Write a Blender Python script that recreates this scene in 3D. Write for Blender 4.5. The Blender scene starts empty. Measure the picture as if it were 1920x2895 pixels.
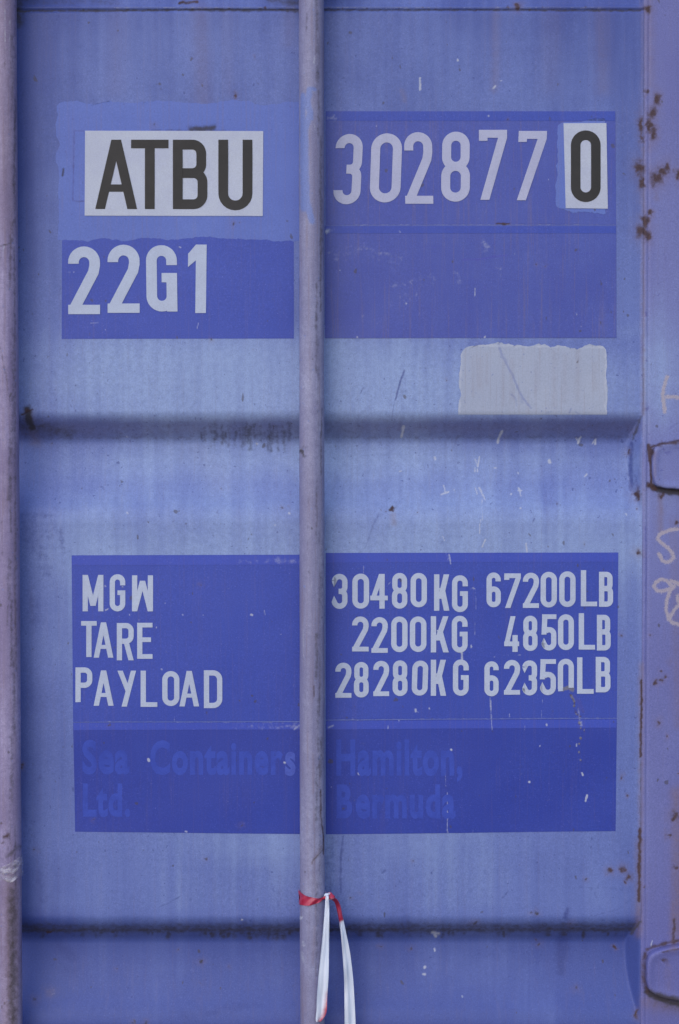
import bpy, math
import numpy as np
from mathutils import Vector, Euler

sc = bpy.context.scene
COL = sc.collection
R = math.radians

# ------------------------------------------------------------------ camera
W_S, H_S = 1920.0, 2895.0            # size of the photograph; used as a ruler on the door face
DIST, TILT, LENS, SENS = 2.60, R(1.15), 63.6, 24.0
cam_d = bpy.data.cameras.new('camera'); cam = bpy.data.objects.new('camera', cam_d); COL.objects.link(cam)
ZC = 1.60
cam.location = (0.0, -DIST, ZC + DIST * math.tan(TILT))
cam.rotation_euler = Euler((R(90) - TILT, 0, 0))
cam_d.sensor_fit = 'HORIZONTAL'; cam_d.sensor_width = SENS; cam_d.lens = LENS
cam_d.clip_start = 0.05; cam_d.clip_end = 500
cam_d.dof.use_dof = True; cam_d.dof.focus_distance = DIST; cam_d.dof.aperture_fstop = 5.6
sc.camera = cam

# ------------------------------------------------------------------ light: overcast, from the upper left
SUN = Vector((-0.36, -0.80, 0.56)).normalized()
w = bpy.data.worlds.new('World'); sc.world = w; w.use_nodes = True
nt = w.node_tree; nt.nodes.clear()
sky = nt.nodes.new('ShaderNodeTexSky'); sky.sky_type = 'NISHITA'; sky.sun_disc = False
sky.sun_elevation = math.asin(SUN.z); sky.sun_rotation = math.atan2(SUN.x, SUN.y)
sky.air_density = 1.0; sky.dust_density = 1.0; sky.ozone_density = 1.2
bg = nt.nodes.new('ShaderNodeBackground'); bg.inputs['Strength'].default_value = 0.15
wo = nt.nodes.new('ShaderNodeOutputWorld')
nt.links.new(sky.outputs[0], bg.inputs['Color']); nt.links.new(bg.outputs[0], wo.inputs['Surface'])
sd = bpy.data.lights.new('sun', 'SUN'); sd.energy = 0.75; sd.angle = R(65); sd.color = (1.0, 0.985, 0.97)
so = bpy.data.objects.new('sun', sd); COL.objects.link(so)
so.rotation_euler = (-SUN).to_track_quat('-Z', 'Y').to_euler(); so.location = (-3, -4, 5)
vs = sc.view_settings
vs.view_transform = 'Standard'; vs.look = 'None'; vs.gamma = 1.0; vs.use_curve_mapping = False
vs.exposure = 0.24
sc.render.film_transparent = False

# ------------------------------------------------------------------ ruler: photo units <-> metres on a plane y
CL = np.array(cam.location); ct, st = math.cos(TILT), math.sin(TILT)
K = SENS / LENS / W_S
def PW(sx, sy, y=0.0):
    """units on the door ruler -> world x, z on the plane at depth y"""
    sx = np.asarray(sx, float); sy = np.asarray(sy, float)
    u = (sx - W_S / 2) * K; v = -(sy - H_S / 2) * K
    dx, dy, dz = u, ct + v * st, -st + v * ct
    t = (y - CL[1]) / dy
    return CL[0] + dx * t, CL[2] + dz * t
def SP(x, y, z):
    dx, dy, dz = x - CL[0], y - CL[1], z - CL[2]
    f = dy * ct - dz * st; up = dy * st + dz * ct
    return dx / f / K + W_S / 2, H_S / 2 - up / f / K

# ------------------------------------------------------------------ numpy value noise
def vnoise(x, y, seed=0):
    xi = np.floor(x).astype(np.int64); yi = np.floor(y).astype(np.int64)
    fx = x - xi; fy = y - yi
    fx = fx * fx * (3 - 2 * fx); fy = fy * fy * (3 - 2 * fy)
    def h(a, b):
        n = (a * 374761393 + b * 668265263 + seed * 974634777) & 0x7fffffff
        n = ((n ^ (n >> 13)) * 1274126177) & 0x7fffffff
        return ((n ^ (n >> 16)) & 0xffff) / 65535.0
    return (h(xi, yi) * (1 - fx) + h(xi + 1, yi) * fx) * (1 - fy) + (h(xi, yi + 1) * (1 - fx) + h(xi + 1, yi + 1) * fx) * fy
def fbm(x, y, seed=0, o=4):
    s = 0; a = .5; t = 0
    for i in range(o):
        s = s + a * vnoise(x * 2 ** i, y * 2 ** i, seed + i * 17); t += a; a *= .5
    return s / t
def sstep(a, b, v):
    t = np.clip((v - a) / (b - a), 0, 1); return t * t * (3 - 2 * t)

# ------------------------------------------------------------------ map of wear and painted shade (units of the ruler)
# layers: 0 rust 1 dirt and painted shade 2 pale 3 blue | 4 stain 5 chalk 6 fade 7 bare
MARKS = []
def mk(layer, pts, r, s=1.0, on='door', ry=None):
    """a spot, or a smear along pts; r radius, s strength; on: door / bar / panel"""
    MARKS.append((layer, np.array(pts, float).reshape(-1, 2), r, s, on, ry or r))
def dist_poly(px, py, pts, rx, ry):
    best = None
    k = rx / ry
    if len(pts) == 1:
        return np.hypot(px - pts[0, 0], (py - pts[0, 1]) * k)
    for a, b in zip(pts[:-1], pts[1:]):
        ax, ay, bx, by = a[0], a[1] * k, b[0], b[1] * k
        qx, qy = px - ax, py * k - ay
        L = (bx - ax) ** 2 + (by - ay) ** 2 + 1e-9
        t = np.clip((qx * (bx - ax) + qy * (by - ay)) / L, 0, 1)
        d = np.hypot(qx - t * (bx - ax), qy - t * (by - ay))
        best = d if best is None else np.minimum(best, d)
    return best
def eval_marks(sx, sy, kinds):
    out = np.zeros((len(sx), 8), np.float32)
    wx = sx + (fbm(sx / 11, sy / 11, 5, 3) - .5) * 19; wy = sy + (fbm(sx / 11, sy / 11, 9, 3) - .5) * 19
    for (ly, pts, r, s, on, ry) in MARKS:
        if on not in kinds and on != 'all': continue
        m = max(r, ry) * 2.6 + 8
        sel = np.nonzero((sx > pts[:, 0].min() - m) & (sx < pts[:, 0].max() + m) & (sy > pts[:, 1].min() - m) & (sy < pts[:, 1].max() + m))[0]
        if len(sel) == 0: continue
        k = min(1.0, r / 5.0) * (1.0 if len(pts) == 1 and ly != 7 else (.2 if ly in (5, 3) else .38))
        px = sx[sel] + (wx[sel] - sx[sel]) * k; py = sy[sel] + (wy[sel] - sy[sel]) * k
        d = dist_poly(px, py, pts, r, ry) / r
        v = s * np.exp(-(d ** 2) * .9)
        out[sel, ly] = np.maximum(out[sel, ly], v)
    return out

def c2(X, Y): return 900 + X * .6505, Y * .6505
def c4(X, Y): return 900 + X * .6505, 640 + Y * .6505
def c6(X, Y): return 900 + X * .6505, 1340 + Y * .6505
def c8(X, Y): return 900 + X * .6505, 1980 + Y * .6505
def c10(X, Y): return 900 + X * .6505, 2400 + Y * .6505
def l1(X, Y): return X * .6122, Y * .6122
def l3(X, Y): return X * .6122, 640 + Y * .6122
def l5(X, Y): return X * .6122, 1340 + Y * .6122
def l7(X, Y): return X * .6122, 2000 + Y * .6122
def l9(X, Y): return X * .6122, 2400 + Y * .6122
def r5(X, Y): return 1720 + X * .2538, 900 + Y * .2538
def r6(X, Y): return 1720 + X * .2538, 1400 + Y * .2538
def r7(X, Y): return 1720 + X * .3788, 2000 + Y * .3788
RUST, DIRT_SHADE, PALE, BLUE, STAIN, CHALK, FADE_SHADE, BARE = range(8)

# rust freckles down the door edge
for (X, Y, a, b) in [(1425, 400, 5, 6), (1470, 432, 8, 14), (1455, 488, 10, 14), (1400, 540, 7, 20), (1440, 548, 8, 18), (1458, 580, 8, 16),
                     (1395, 730, 13, 17), (1404, 790, 8, 20), (1470, 775, 15, 16), (1500, 745, 12, 14), (1520, 722, 7, 12), (1566, 757, 9, 11),
                     (1420, 962, 9, 18), (1410, 1005, 14, 16), (1432, 1022, 8, 14), (1445, 925, 6, 5), (1405, 600, 4, 12), (868, 32, 8, 7), (1430, 42, 9, 10)]:
    mk(RUST, [c2(X, Y)], a * 1.2, 1.15, 'door', b * 1.15); mk(STAIN, [c2(X, Y)], a * 2.0, .8, 'door', b * 2.3)
for X, Y in [(1405, 800), (1440, 580), (1410, 1020), (1470, 790)]:
    mk(STAIN, [c2(X, Y), c2(X, Y + 75)], 9, .5)
mk(STAIN, [c2(1412, 60), c2(1412, 1076)], 7, .35); mk(STAIN, [c2(1412, 640), (1818, 960)], 6, .75)
mk(STAIN, [(1818, 660), (1819, 1170)], 6, .75)
mk(STAIN, [(1835, 0), (1838, 240)], 16, .5)
for (X, Y, a, b) in [(220, 1485, 5, 6), (325, 1960, 10, 14), (340, 2010, 6, 8), (755, 2285, 8, 8), (318, 2125, 3, 3)]:
    mk(RUST, [r5(X, Y)], a, 1, 'door', b); mk(STAIN, [r5(X, Y)], a * 2, .6, 'door', b * 2)
mk(DIRT_SHADE, [r5(325, 1965)], 9, .9, 'door', 13)
mk(RUST, [r6(335, 650)], 7, 1); mk(STAIN, [r6(335, 650)], 16, .8)
for (X, Y, a) in [(530, 2085, 6), (600, 2050, 6), (640, 2015, 4.5), (575, 2060, 3), (588, 1955, 3), (468, 1573, 2.5), (147, 1562, 3.2), (690, 1850, 5)]:
    mk(RUST, [r6(X, Y)], a, .95 if a != 5 else .35); mk(STAIN, [r6(X, Y)], a * 2, .5)
mk(RUST, [(1813, 1925), (1814, 1985), (1812, 2085), (1811, 2140)], 3.6, 1.0); mk(STAIN, [(1813, 1880), (1811, 2350)], 8, .8)
mk(DIRT_SHADE, [(1811, 2140), (1810, 2340)], 1.8, .7)
mk(RUST, [(1810, 2345), (1808, 2410), (1808, 2500), (1807, 2548)], 4.8, 1.1); mk(STAIN, [(1808, 2380), (1806, 2640)], 12, .95)
for (X, Y, a, b) in [(388, 105, 5, 8), (500, 815, 13, 14), (457, 955, 7, 8), (495, 1195, 7, 6), (15, 1220, 7, 7), (110, 1215, 9, 9), (155, 1265, 8, 9), (128, 1300, 4, 4),
                     (105, 520, 3.4, 6), (210, 2285, 7, 10), (50, 1790, 4, 3), (435, 215, 2, 5), (143, 658, 2, 3), (270, 1345, 3, 3), (525, 493, 2, 2)]:
    mk(RUST, [r7(X, Y)], a, 1, 'door', b); mk(STAIN, [r7(X, Y)], a * 1.9, .7, 'door', b * 2)
mk(STAIN, [(1912, 2240), (1915, 2640)], 17, .9); mk(RUST, [(1906, 2600), (1904, 2668)], 5, .8); mk(STAIN, [(1905, 2560), (1904, 2680)], 12, 1)
mk(STAIN, [(1868, 1400), (1868, 1500)], 9, .75); mk(STAIN, [(1905, 1500), (1918, 2050)], 14, .45)
# panel spots
mk(RUST, [c6(322, 150)], 8, 1.1, 'door', 6); mk(DIRT_SHADE, [c6(322, 148)], 7, .8); mk(STAIN, [c6(325, 175), c6(328, 215)], 8, .7); mk(RUST, [c6(292, 160)], 3, .9)
mk(DIRT_SHADE, [l3(125, 845), l3(130, 880), l3(150, 925)], 12, 1.1); mk(RUST, [l3(125, 852)], 9, 1); mk(RUST, [l3(100, 868), l3(150, 845)], 4, 1); mk(STAIN, [l3(130, 870), l3(165, 990)], 18, .8)
for (p, a) in [(c4(557, 670), 2.5), (c6(431, 169), 2.2), (c6(1038, 127), 3), (c6(1153, 306), 2.5), (l5(1023, 63), 3.2), (l5(1300, 155), 3), (l5(1331, 146), 2.2),
               (l3(980, 523), 4), (l3(240, 1003), 4), (l3(1167, 572), 1.8), (l1(715, 578), 5), (l1(1177, 262), 2.6), (l1(1077, 1037), 4.5), (l1(1105, 1027), 2),
               (l7(500, 86), 2.5), (l7(437, 518), 4), (l7(1115, 545), 4.5), (l7(945, 700), 3.5), (l7(162, 658), 5), (l9(930, 520), 6), (l9(823, 465), 3), (l9(1057, 545), 4),
               (l9(920, 620), 3), (l9(160, 697), 7), (l9(612, 800), 5), (l9(675, 803), 5), (l9(543, 553), 3), (c10(417, 52), 2.6), (c10(403, 432), 4), (c10(945, 278), 6), (c10(925, 275), 3),
               (c10(962, 412), 5.5), (c10(945, 395), 3), (c10(1118, 608), 7), (c10(680, 322), 7), (c10(1100, 322), 6), (c10(175, 190), 3), (c10(142, 210), 3), (c10(1165, 133), 3.5),
               (c10(1287, 427), 3.5), (c10(270, 425), 4), (c8(1320, 337), 3), (l5(929, 515), 4), (c2(820, 520), 3), (c4(945, 165), 3), (c4(985, 172), 3)]:
    mk(DIRT_SHADE, [p], a * .8, .95, 'all'); mk(STAIN, [p], a * 1.9, .45, 'all')
mk(RUST, [l1(1085, 440)], 5, 1.1, 'door', 8); mk(STAIN, [l1(1088, 430), l1(1084, 465)], 7, .7)
mk(RUST, [l9(228, 382)], 7, 1.1, 'door', 6); mk(RUST, [l7(98, 272)], 6, 1.1); mk(STAIN, [l7(98, 272)], 11, .8)
mk(DIRT_SHADE, [l1(292, 780), l1(290, 812)], 3.2, .95, 'all'); mk(DIRT_SHADE, [l1(380, 218)], 9, .3)
mk(DIRT_SHADE, [l1(885, 598), l1(985, 592)], 9, 1.0, 'all'); mk(DIRT_SHADE, [l1(700, 600), l1(1060, 602)], 3, .45, 'all'); mk(DIRT_SHADE, [l1(965, 612)], 2, .7, 'all')
mk(RUST, [l1(830, 12), l1(915, 8)], 4, .95); mk(DIRT_SHADE, [l1(830, 12), l1(860, 14)], 5, .9); mk(RUST, [l1(1225, 32)], 5, .9)
mk(RUST, [c2(800, 972), c2(812, 973)], 3, 1.2, 'all'); mk(RUST, [c2(775, 972), c2(832, 972)], 2.0, 1.1, 'all')
# stains running down from the top seam
mk(STAIN, [(565, 30), (575, 300)], 26, .42); mk(STAIN, [(1402, 30), (1402, 170), (1398, 250)], 12, .45); mk(STAIN, [(640, 30), (645, 260)], 18, .2)
mk(STAIN, [c2(365, 395), c2(375, 440)], 6, .55); mk(DIRT_SHADE, [c2(275, 452)], 3, .7); mk(STAIN, [(1700, 40), (1705, 250)], 22, .4)
mk(STAIN, [(330, 30), (325, 250)], 30, .2); mk(STAIN, [(820, 30), (815, 120)], 20, .25); mk(STAIN, [(1560, 40), (1555, 240)], 30, .22)
# top seam dirt
mk(DIRT_SHADE, [(40, 31), (290, 30), (600, 27), (850, 28)], 3.6, .95); mk(DIRT_SHADE, [(560, 28), (800, 29), (850, 33)], 5, .7); mk(DIRT_SHADE, [(905, 29), (1300, 28), (1810, 30)], 3.0, .85)
for i in range(14): mk(RUST, [(930 + i * 61 + 23 * math.sin(i * 5), 24 + 4 * math.sin(i * 3))], 3.2, .75)
mk(DIRT_SHADE, [(1560, 28), (1790, 29)], 5, .55); mk(DIRT_SHADE, [(60, 5), (330, 4)], 12, .4); mk(DIRT_SHADE, [(760, 0), (850, 8)], 14, .6)
mk(DIRT_SHADE, [(48, 0), (48, 60)], 22, .8)
mk(PALE, [(320, 22), (1700, 22)], 2.4, .35)  # highlight on the seam's lip, painted in
# pale nicks
for (a, b, r) in [(c2(443, 340), c2(441, 390), 3.6), (c2(768, 375), c2(762, 381), 3.5), (c2(798, 350), c2(793, 352), 2.5), (c2(605, 258), c2(606, 262), 3),
                  (c4(505, 1006), c4(507, 1010), 4.5), (c4(1004, 1018), c4(1008, 1026), 4.5), (c4(766, 1048), c4(774, 1050), 2.4), (c4(352, 1065), c4(360, 1063), 2),
                  (c4(680, 1010), c4(694, 1045), 2.4), (c4(694, 1045), c4(700, 1000), 2.4), (c4(680, 1048), c4(681, 1065), 2), (c4(692, 1055), c4(693, 1066), 2), (c4(868, 1070), c4(870, 1074), 2.4),
                  (c6(535, 90), c6(565, 78), 3), (c6(545, 50), c6(552, 80), 2.4), (c6(682, 60), c6(690, 88), 2), (c6(700, 60), c6(716, 92), 3.2), (c6(716, 92), c6(725, 112), 2),
                  (c6(838, 85), c6(838, 86), 3.4), (c6(872, 60), c6(880, 95), 2.6), (c6(868, 72), c6(884, 72), 2), (c6(710, 110), c6(714, 200), 1.7), (c6(705, 200), c6(700, 260), 1.4),
                  (c6(725, 284), c6(712, 318), 2.4), (c6(903, 300), c6(908, 340), 2.8), (c6(878, 148), c6(879, 150), 3), (c6(1158, 10), c6(1168, 0), 3), (c6(1336, 174), c6(1340, 178), 3),
                  (c6(590, 65), c6(595, 80), 1.6), (c6(540, 270), c6(548, 290), 1.5),
                  (c4(372, 868), c4(362, 915), 4.2), (c4(798, 888), c4(778, 938), 4.0), (c4(1140, 915), c4(1130, 942), 3.4), (c4(1120, 920), c4(1130, 935), 2), (c4(1206, 925), c4(1204, 945), 2.8), (c4(1190, 945), c4(1200, 930), 1.6),
                  (l9(1115, 328), l9(1120, 328), 3), (c10(500, 364), c10(522, 368), 6), (c10(508, 376), c10(512, 380), 5), (c10(505, 436), c10(507, 442), 4), (c10(464, 512), c10(465, 514), 4),
                  (c10(458, 544), c10(462, 546), 4), (c10(1450, 400), c10(1446, 425), 2), (l5(586, 176), l5(588, 180), 3), (l5(1270, 235), l5(1271, 236), 3), (l5(1335, 180), l5(1338, 184), 3),
                  (c10(625, 638), c10(627, 645), 2), (l3(585, 970), l3(590, 974), 3), (l3(1185, 1003), l3(1190, 1006), 3)]:
    mk(PALE, [a, b], r * .95, .85)
mk(STAIN, [l9(232, 660)], 14, .6); mk(PALE, [l9(232, 660)], 12, .3)
for (a, b, r, s) in [(c6(568, 350), c6(576, 392), 2.4, .8), (c6(556, 345), c6(566, 380), 1.5, .5), (c6(305, 480), c6(314, 470), 1.8, .6), (c6(196, 400), c6(197, 440), 1.2, .5), (c6(682, 500), c6(688, 610), 1.4, .45),
                     (c6(684, 610), c6(680, 700), 1.3, .5), (c6(664, 742), c6(666, 752), 2.6, .8), (c6(672, 495), c6(678, 498), 2.2, .7), (c6(745, 960), c6(752, 1075), 1.3, .5), (c6(975, 980), c6(968, 1075), 1.3, .4),
                     (c6(622, 775), c6(625, 808), 3.0, .85), (c6(422, 1022), c6(424, 1034), 3, .8), (c6(428, 1034), c6(436, 1036), 2, .6), (c6(482, 1018), c6(484, 1020), 2.2, .9), (c6(868, 788), c6(880, 786), 1.6, .6), (c6(805, 788), c6(830, 789), 1.3, .4), (c6(765, 795), c6(767, 796), 2, .7),
                     (c8(1147, 317), c8(1149, 326), 2.6, 1.1), (c8(1167, 412), c8(1162, 438), 2.6, 1.1), (c8(917, 353), c8(917, 355), 3, 1.2), (c8(577, 214), c8(578, 217), 3, 1.1), (c8(176, 318), c8(178, 322), 2.8, 1), (c8(302, 110), c8(303, 125), 1.6, .7),
                     (c8(350, 86), c8(351, 90), 2.4, .9), (c8(992, 104), c8(993, 110), 2.6, .9), (c8(830, 60), c8(832, 72), 1.6, .8), (c8(560, 400), c8(562, 575), 2.0, .62), (c8(552, 300), c8(556, 400), 1.5, .4), (c8(565, 490), c8(568, 500), 2.4, .8),
                     (c8(750, 0), c8(755, 130), 1.5, .6), (c8(672, 560), c8(674, 640), 1.5, .45), (c8(963, 197), c8(963, 198), 2.2, .8), (c8(898, 110), c8(898, 130), 1.4, .5), (c8(1122, 190), c8(1124, 200), 2, .8), (c8(55, 375), c8(60, 380), 1.6, .6), (c8(168, 85), c8(172, 86), 1.6, .6),
                     (c8(45, 120), c8(65, 108), 3, .6), (l7(540, 224), l7(541, 232), 3.0, 1.1), (l7(686, 240), l7(690, 246), 3.4, 1.2), (l7(1314, 254), l7(1316, 256), 2.8, 1.1), (l7(460, 408), l7(466, 428), 2.8, 1), (l7(856, 574), l7(862, 576), 2.6, .9), (l7(1054, 435), l7(1055, 436), 1.6, .8),
                     (l7(1362, 100), l7(1384, 84), 4, .55), (l7(804, 40), l7(806, 60), 1.4, .4), (l5(484, 514), l5(486, 518), 2.6, .8), (l5(566, 522), l5(570, 524), 2.2, .8), (l5(485, 630), l5(500, 624), 2.4, .8), (l5(598, 650), l5(599, 652), 1.8, .8), (l5(642, 675), l5(644, 676), 1.6, .7),
                     (l5(721, 709), l5(722, 711), 2.2, .9), (l5(745, 900), l5(748, 902), 2, .9), (l5(843, 650), l5(844, 651), 1.8, .8), (l5(938, 650), l5(939, 651), 1.6, .8), (l5(1160, 650), l5(1164, 651), 2.8, 1), (l5(1222, 630), l5(1224, 650), 1.7, .6), (l5(1297, 740), l5(1298, 741), 1.7, .7), (l5(762, 596), l5(763, 597), 1.7, .7),
                     (l3(303, 212), l3(325, 212), 1.3, .5), (l3(340, 210), l3(342, 212), 2, .8), (l3(420, 446), l3(454, 444), 1.5, .6), (l3(486, 478), l3(487, 479), 2, .8), (l3(916, 445), l3(912, 470), 1.6, .55), (l3(830, 96), l3(834, 98), 2.2, .8),
                     (c4(681, 268), c4(681, 300), 2.2, .7), (c4(382, 335), c4(384, 336), 2.6, .8), (c4(1142, 434), c4(1143, 435), 2.0, .7), (c4(1122, 375), c4(1123, 385), 1.4, .6), (c4(170, 480), c4(171, 483), 3.2, .8), (c4(94, 190), c4(95, 192), 2.4, .6), (c4(852, 118), c4(853, 120), 3, .5),
                     (c4(725, 478), c4(722, 490), 2.6, .8), (c2(740, 503), c2(741, 506), 2.6, .8), (c2(1000, 780), c2(1001, 782), 2, .7), (c2(252, 545), c2(253, 547), 2, .7), (c2(352, 1006), c2(356, 1008), 2.8, .8)]:
    mk(PALE, [a, b], r, s, 'panel')
mk(PALE, [c2(58, 512)], 11, .5, 'panel'); mk(PALE, [c2(42, 1002)], 7, .7, 'panel'); mk(PALE, [c2(45, 1000), c2(70, 1000)], 9, .3, 'panel')
mk(PALE, [c2(150, 978), c2(1285, 976)], 1.3, .4, 'panel'); mk(RUST, [c2(870, 972), c2(1290, 976)], 1.2, .35, 'panel')
mk(PALE, [c4(720, 60), c4(730, 100)], 12, .28, 'panel'); mk(PALE, [c4(780, 160), c4(800, 230)], 9, .2, 'panel'); mk(PALE, [c4(320, 260), c4(500, 220)], 9, .22, 'panel'); mk(PALE, [c4(60, 130), c4(200, 90), c4(330, 150)], 26, .2, 'panel')
mk(PALE, [c4(330, 340), c4(470, 250)], 24, .16, 'panel'); mk(PALE, [c4(600, 200), c4(620, 280)], 10, .2, 'panel'); mk(PALE, [c4(100, 350), c4(260, 420)], 22, .13, 'panel'); mk(PALE, [c2(700, 950), c2(745, 900)], 5, .22, 'panel')
mk(PALE, [l7(380, 66), l7(1383, 70)], 1.3, .35, 'panel'); mk(PALE, [c8(40, 84), c8(1290, 78)], 1.2, .4, 'panel'); mk(RUST, [c8(165, 85), c8(320, 84)], 1.2, .4, 'panel')
mk(PALE, [l7(1100, 90), l7(1383, 88)], 9, .26, 'panel'); mk(PALE, [l5(1250, 400), l5(1380, 402)], 10, .3, 'panel'); mk(PALE, [l5(1100, 400), l5(1380, 402)], 9, .15, 'panel')
# gouge under the last digit
mk(BARE, [c6(1062, 936), c6(1085, 930), c6(1105, 938)], 7, .9, 'panel'); mk(BLUE, [c6(1112, 965), c6(1135, 995), c6(1148, 1030)], 7, 1, 'panel'); mk(BARE, [c6(1100, 965), c6(1112, 990)], 4, .9, 'panel')
for (X, Y, r) in [(1100, 965, 5), (1112, 1000, 5), (1105, 985, 3), (1118, 1030, 4), (1128, 1045, 4), (1142, 1050, 3.4)]: mk(RUST, [c6(X, Y)], r, .9, 'panel')
for (X, Y, r) in [(1112, 25, 5), (1122, 60, 4), (1135, 95, 4), (1142, 120, 3), (1138, 165, 5), (1134, 190, 3.4), (1133, 225, 4), (1139, 258, 3.6), (1155, 128, 2.6)]:
    mk(BARE, [c8(X, Y)], r, .9, 'panel'); mk(RUST, [c8(X + 3, Y + 6)], r * .7, .8, 'panel')
mk(PALE, [c8(1130, 40), c8(1143, 110)], 4, .4, 'panel'); mk(BLUE, [c8(1135, 0), c8(1150, 40)], 6, .9, 'panel')
# deeper blue scuffs, with soft strips beside the bar and recess end
for (pts, r, s, on) in [([c4(375, 625), c4(358, 670), c4(345, 720), c4(335, 755)], 3.2, .9, 'door'), ([c4(335, 755), c4(326, 790), c4(320, 830)], 2, .7, 'door'), ([c4(378, 660), c4(380, 715)], 2, .5, 'door'),
                        ([c4(196, 700), c4(185, 725)], 2.4, .7, 'door'), ([c4(172, 750), c4(165, 762)], 2.2, .5, 'door'), ([c4(630, 145), c4(700, 143), c4(760, 132), c4(820, 126)], 3.2, .9, 'panel'),
                        ([c4(1005, 125), c4(1060, 120), c4(1290, 116)], 1.8, .5, 'panel'), ([c4(820, 126), c4(1000, 135)], 1.4, .3, 'panel'),
                        ([c4(775, 490), c4(803, 570), c4(845, 645), c4(868, 705), c4(888, 745), c4(925, 790)], 4.0, .75, 'patch'), ([c4(800, 560), c4(820, 590)], 6, .6, 'patch'), ([c4(838, 730), c4(855, 745), c4(863, 780)], 4, .6, 'patch'),
                        ([c4(868, 705), c4(885, 760)], 7, .4, 'patch'), ([c4(1100, 792), c4(1092, 810)], 3, .7, 'patch'), ([c4(1010, 690), c4(1005, 745)], 2, .4, 'patch'), ([c4(1120, 808), c4(1132, 816)], 5, .6, 'patch'),
                        ([c4(990, 812), c4(1010, 806)], 6, .5, 'patch'), ([c6(268, 165), c6(235, 230), c6(205, 320)], 4, .55, 'door'), ([c6(190, 302), c6(250, 304)], 2, .4, 'door'), ([c6(525, 250), c6(545, 320)], 6, .35, 'door'),
                        ([c6(938, 195), c6(932, 210)], 3, .7, 'door'), ([l5(470, 60), l5(476, 66)], 4.5, .6, 'door'), ([l5(240, 210), l5(230, 300)], 16, .32, 'door'), ([l5(90, 195), l5(250, 190)], 12, .4, 'door'),
                        ([l5(215, 290), l5(225, 300)], 5, .5, 'door'), ([c8(108, 590), c8(98, 690), c8(95, 800)], 4, .7, 'door'), ([c8(60, 600), c8(60, 800)], 16, .3, 'door'), ([c10(98, 0), c10(98, 200)], 3.4, .7, 'door'),
                        ([c10(40, 0), c10(40, 300)], 22, .4, 'door'), ([c8(290, 740), c8(280, 750)], 5, .6, 'door'), ([l7(190, 315), l7(180, 330)], 5, .5, 'door'), ([l7(75, 100), l7(190, 300)], 24, .2, 'door'), ([l9(735, 268), l9(770, 255), l9(840, 215)], 2.6, .6, 'door'),
                        ([l9(878, 235)], 6, .7, 'door'), ([l9(945, 46)], 4, .7, 'door'), ([l9(1260, 185), l9(1300, 300)], 5, .35, 'door'), ([l9(1140, 180)], 5, .4, 'door'), ([l9(270, 440), l9(330, 500)], 24, .6, 'door'), ([l9(310, 560), l9(350, 570)], 16, .45, 'door'),
                        ([l9(960, 480), l9(1000, 540)], 22, .25, 'door'), ([l9(860, 775), l9(1180, 715)], 22, .5, 'door'), ([l9(400, 740), l9(700, 730)], 20, .25, 'door'), ([c10(1062, 395), c10(1056, 470)], 22, .95, 'door'), ([c10(1056, 470), c10(1055, 535)], 13, .95, 'door'), ([c10(1085, 265), c10(1072, 300)], 8, .8, 'door'),
                        ([c10(745, 450), c10(735, 470)], 5, .5, 'door'), ([c10(780, 440), c10(782, 500)], 3, .45, 'door'), ([c10(505, 470), c10(502, 500)], 6, .4, 'door'), ([c10(180, 455), c10(310, 465)], 4, .4, 'door'), ([c10(260, 490), c10(360, 490)], 5, .3, 'door'),
                        ([c10(825, 185), c10(800, 215)], 2.6, .6, 'door'), ([c10(1200, 290), c10(1300, 265), c10(1380, 205)], 2.4, .45, 'door'), ([c10(1200, 195), c10(1210, 210)], 5, .4, 'door'), ([c10(1110, 168), c10(1310, 172)], 5, .35, 'door'), ([c10(550, 655), c10(530, 680)], 3, .5, 'door'),
                        ([r5(265, 1400), r5(250, 1600), r5(250, 1900)], 8, .8, 'door'), ([r5(300, 1750), r5(330, 1900)], 6, .6, 'door'), ([r6(415, 350), r6(420, 700), r6(420, 1100), r6(405, 1450), r6(405, 1800), r6(405, 2000)], 2.4, .75, 'door'),
                        ([r7(0, 1350), r7(180, 1360)], 8, .3, 'door'), ([r7(260, 1510), r7(460, 1440)], 4, .3, 'door'), ([r7(150, 1700), r7(155, 1850)], 4, .5, 'door'), ([r5(680, 1230), r5(788, 1150)], 4, .4, 'door'), ([r5(640, 1500), r5(788, 1488)], 3.4, 1, 'door'),
                        ([c4(1424, 375), c4(1425, 386)], 3.4, .9, 'door'), ([r5(420, 1010), r5(440, 1000)], 3.6, .6, 'door'), ([c4(1505, 100), c4(1515, 240)], 4, .3, 'door'), ([c4(1440, 780), c4(1425, 800)], 4, .5, 'door')]:
    mk(BLUE, pts, r, s, on)
for X_, Y_, a_ in [(80, 1480, 30), (120, 1560, 22), (170, 1500, 16), (90, 1700, 26), (70, 2300, 24), (110, 2480, 20), (1780, 1340, 14)]:
    mk(BLUE, [(X_, Y_), (X_ + 14, Y_ + 60)], a_, .42)
# old sticker shape beside the white one
q = [l1(388, 605), l1(342, 603), l1(337, 925), l1(388, 930)]
mk(BLUE, q, 3.0, .8, 'all'); mk(DIRT_SHADE, [q[1], q[2]], 2.0, .35, 'all'); mk(DIRT_SHADE, [l1(350, 930), l1(386, 930)], 2, .5, 'all'); mk(DIRT_SHADE, [l1(385, 780), l1(380, 900)], 2, .35, 'all')
mk(BLUE, [l1(750, 460), l1(870, 462)], 8, .3, 'all')
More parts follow.
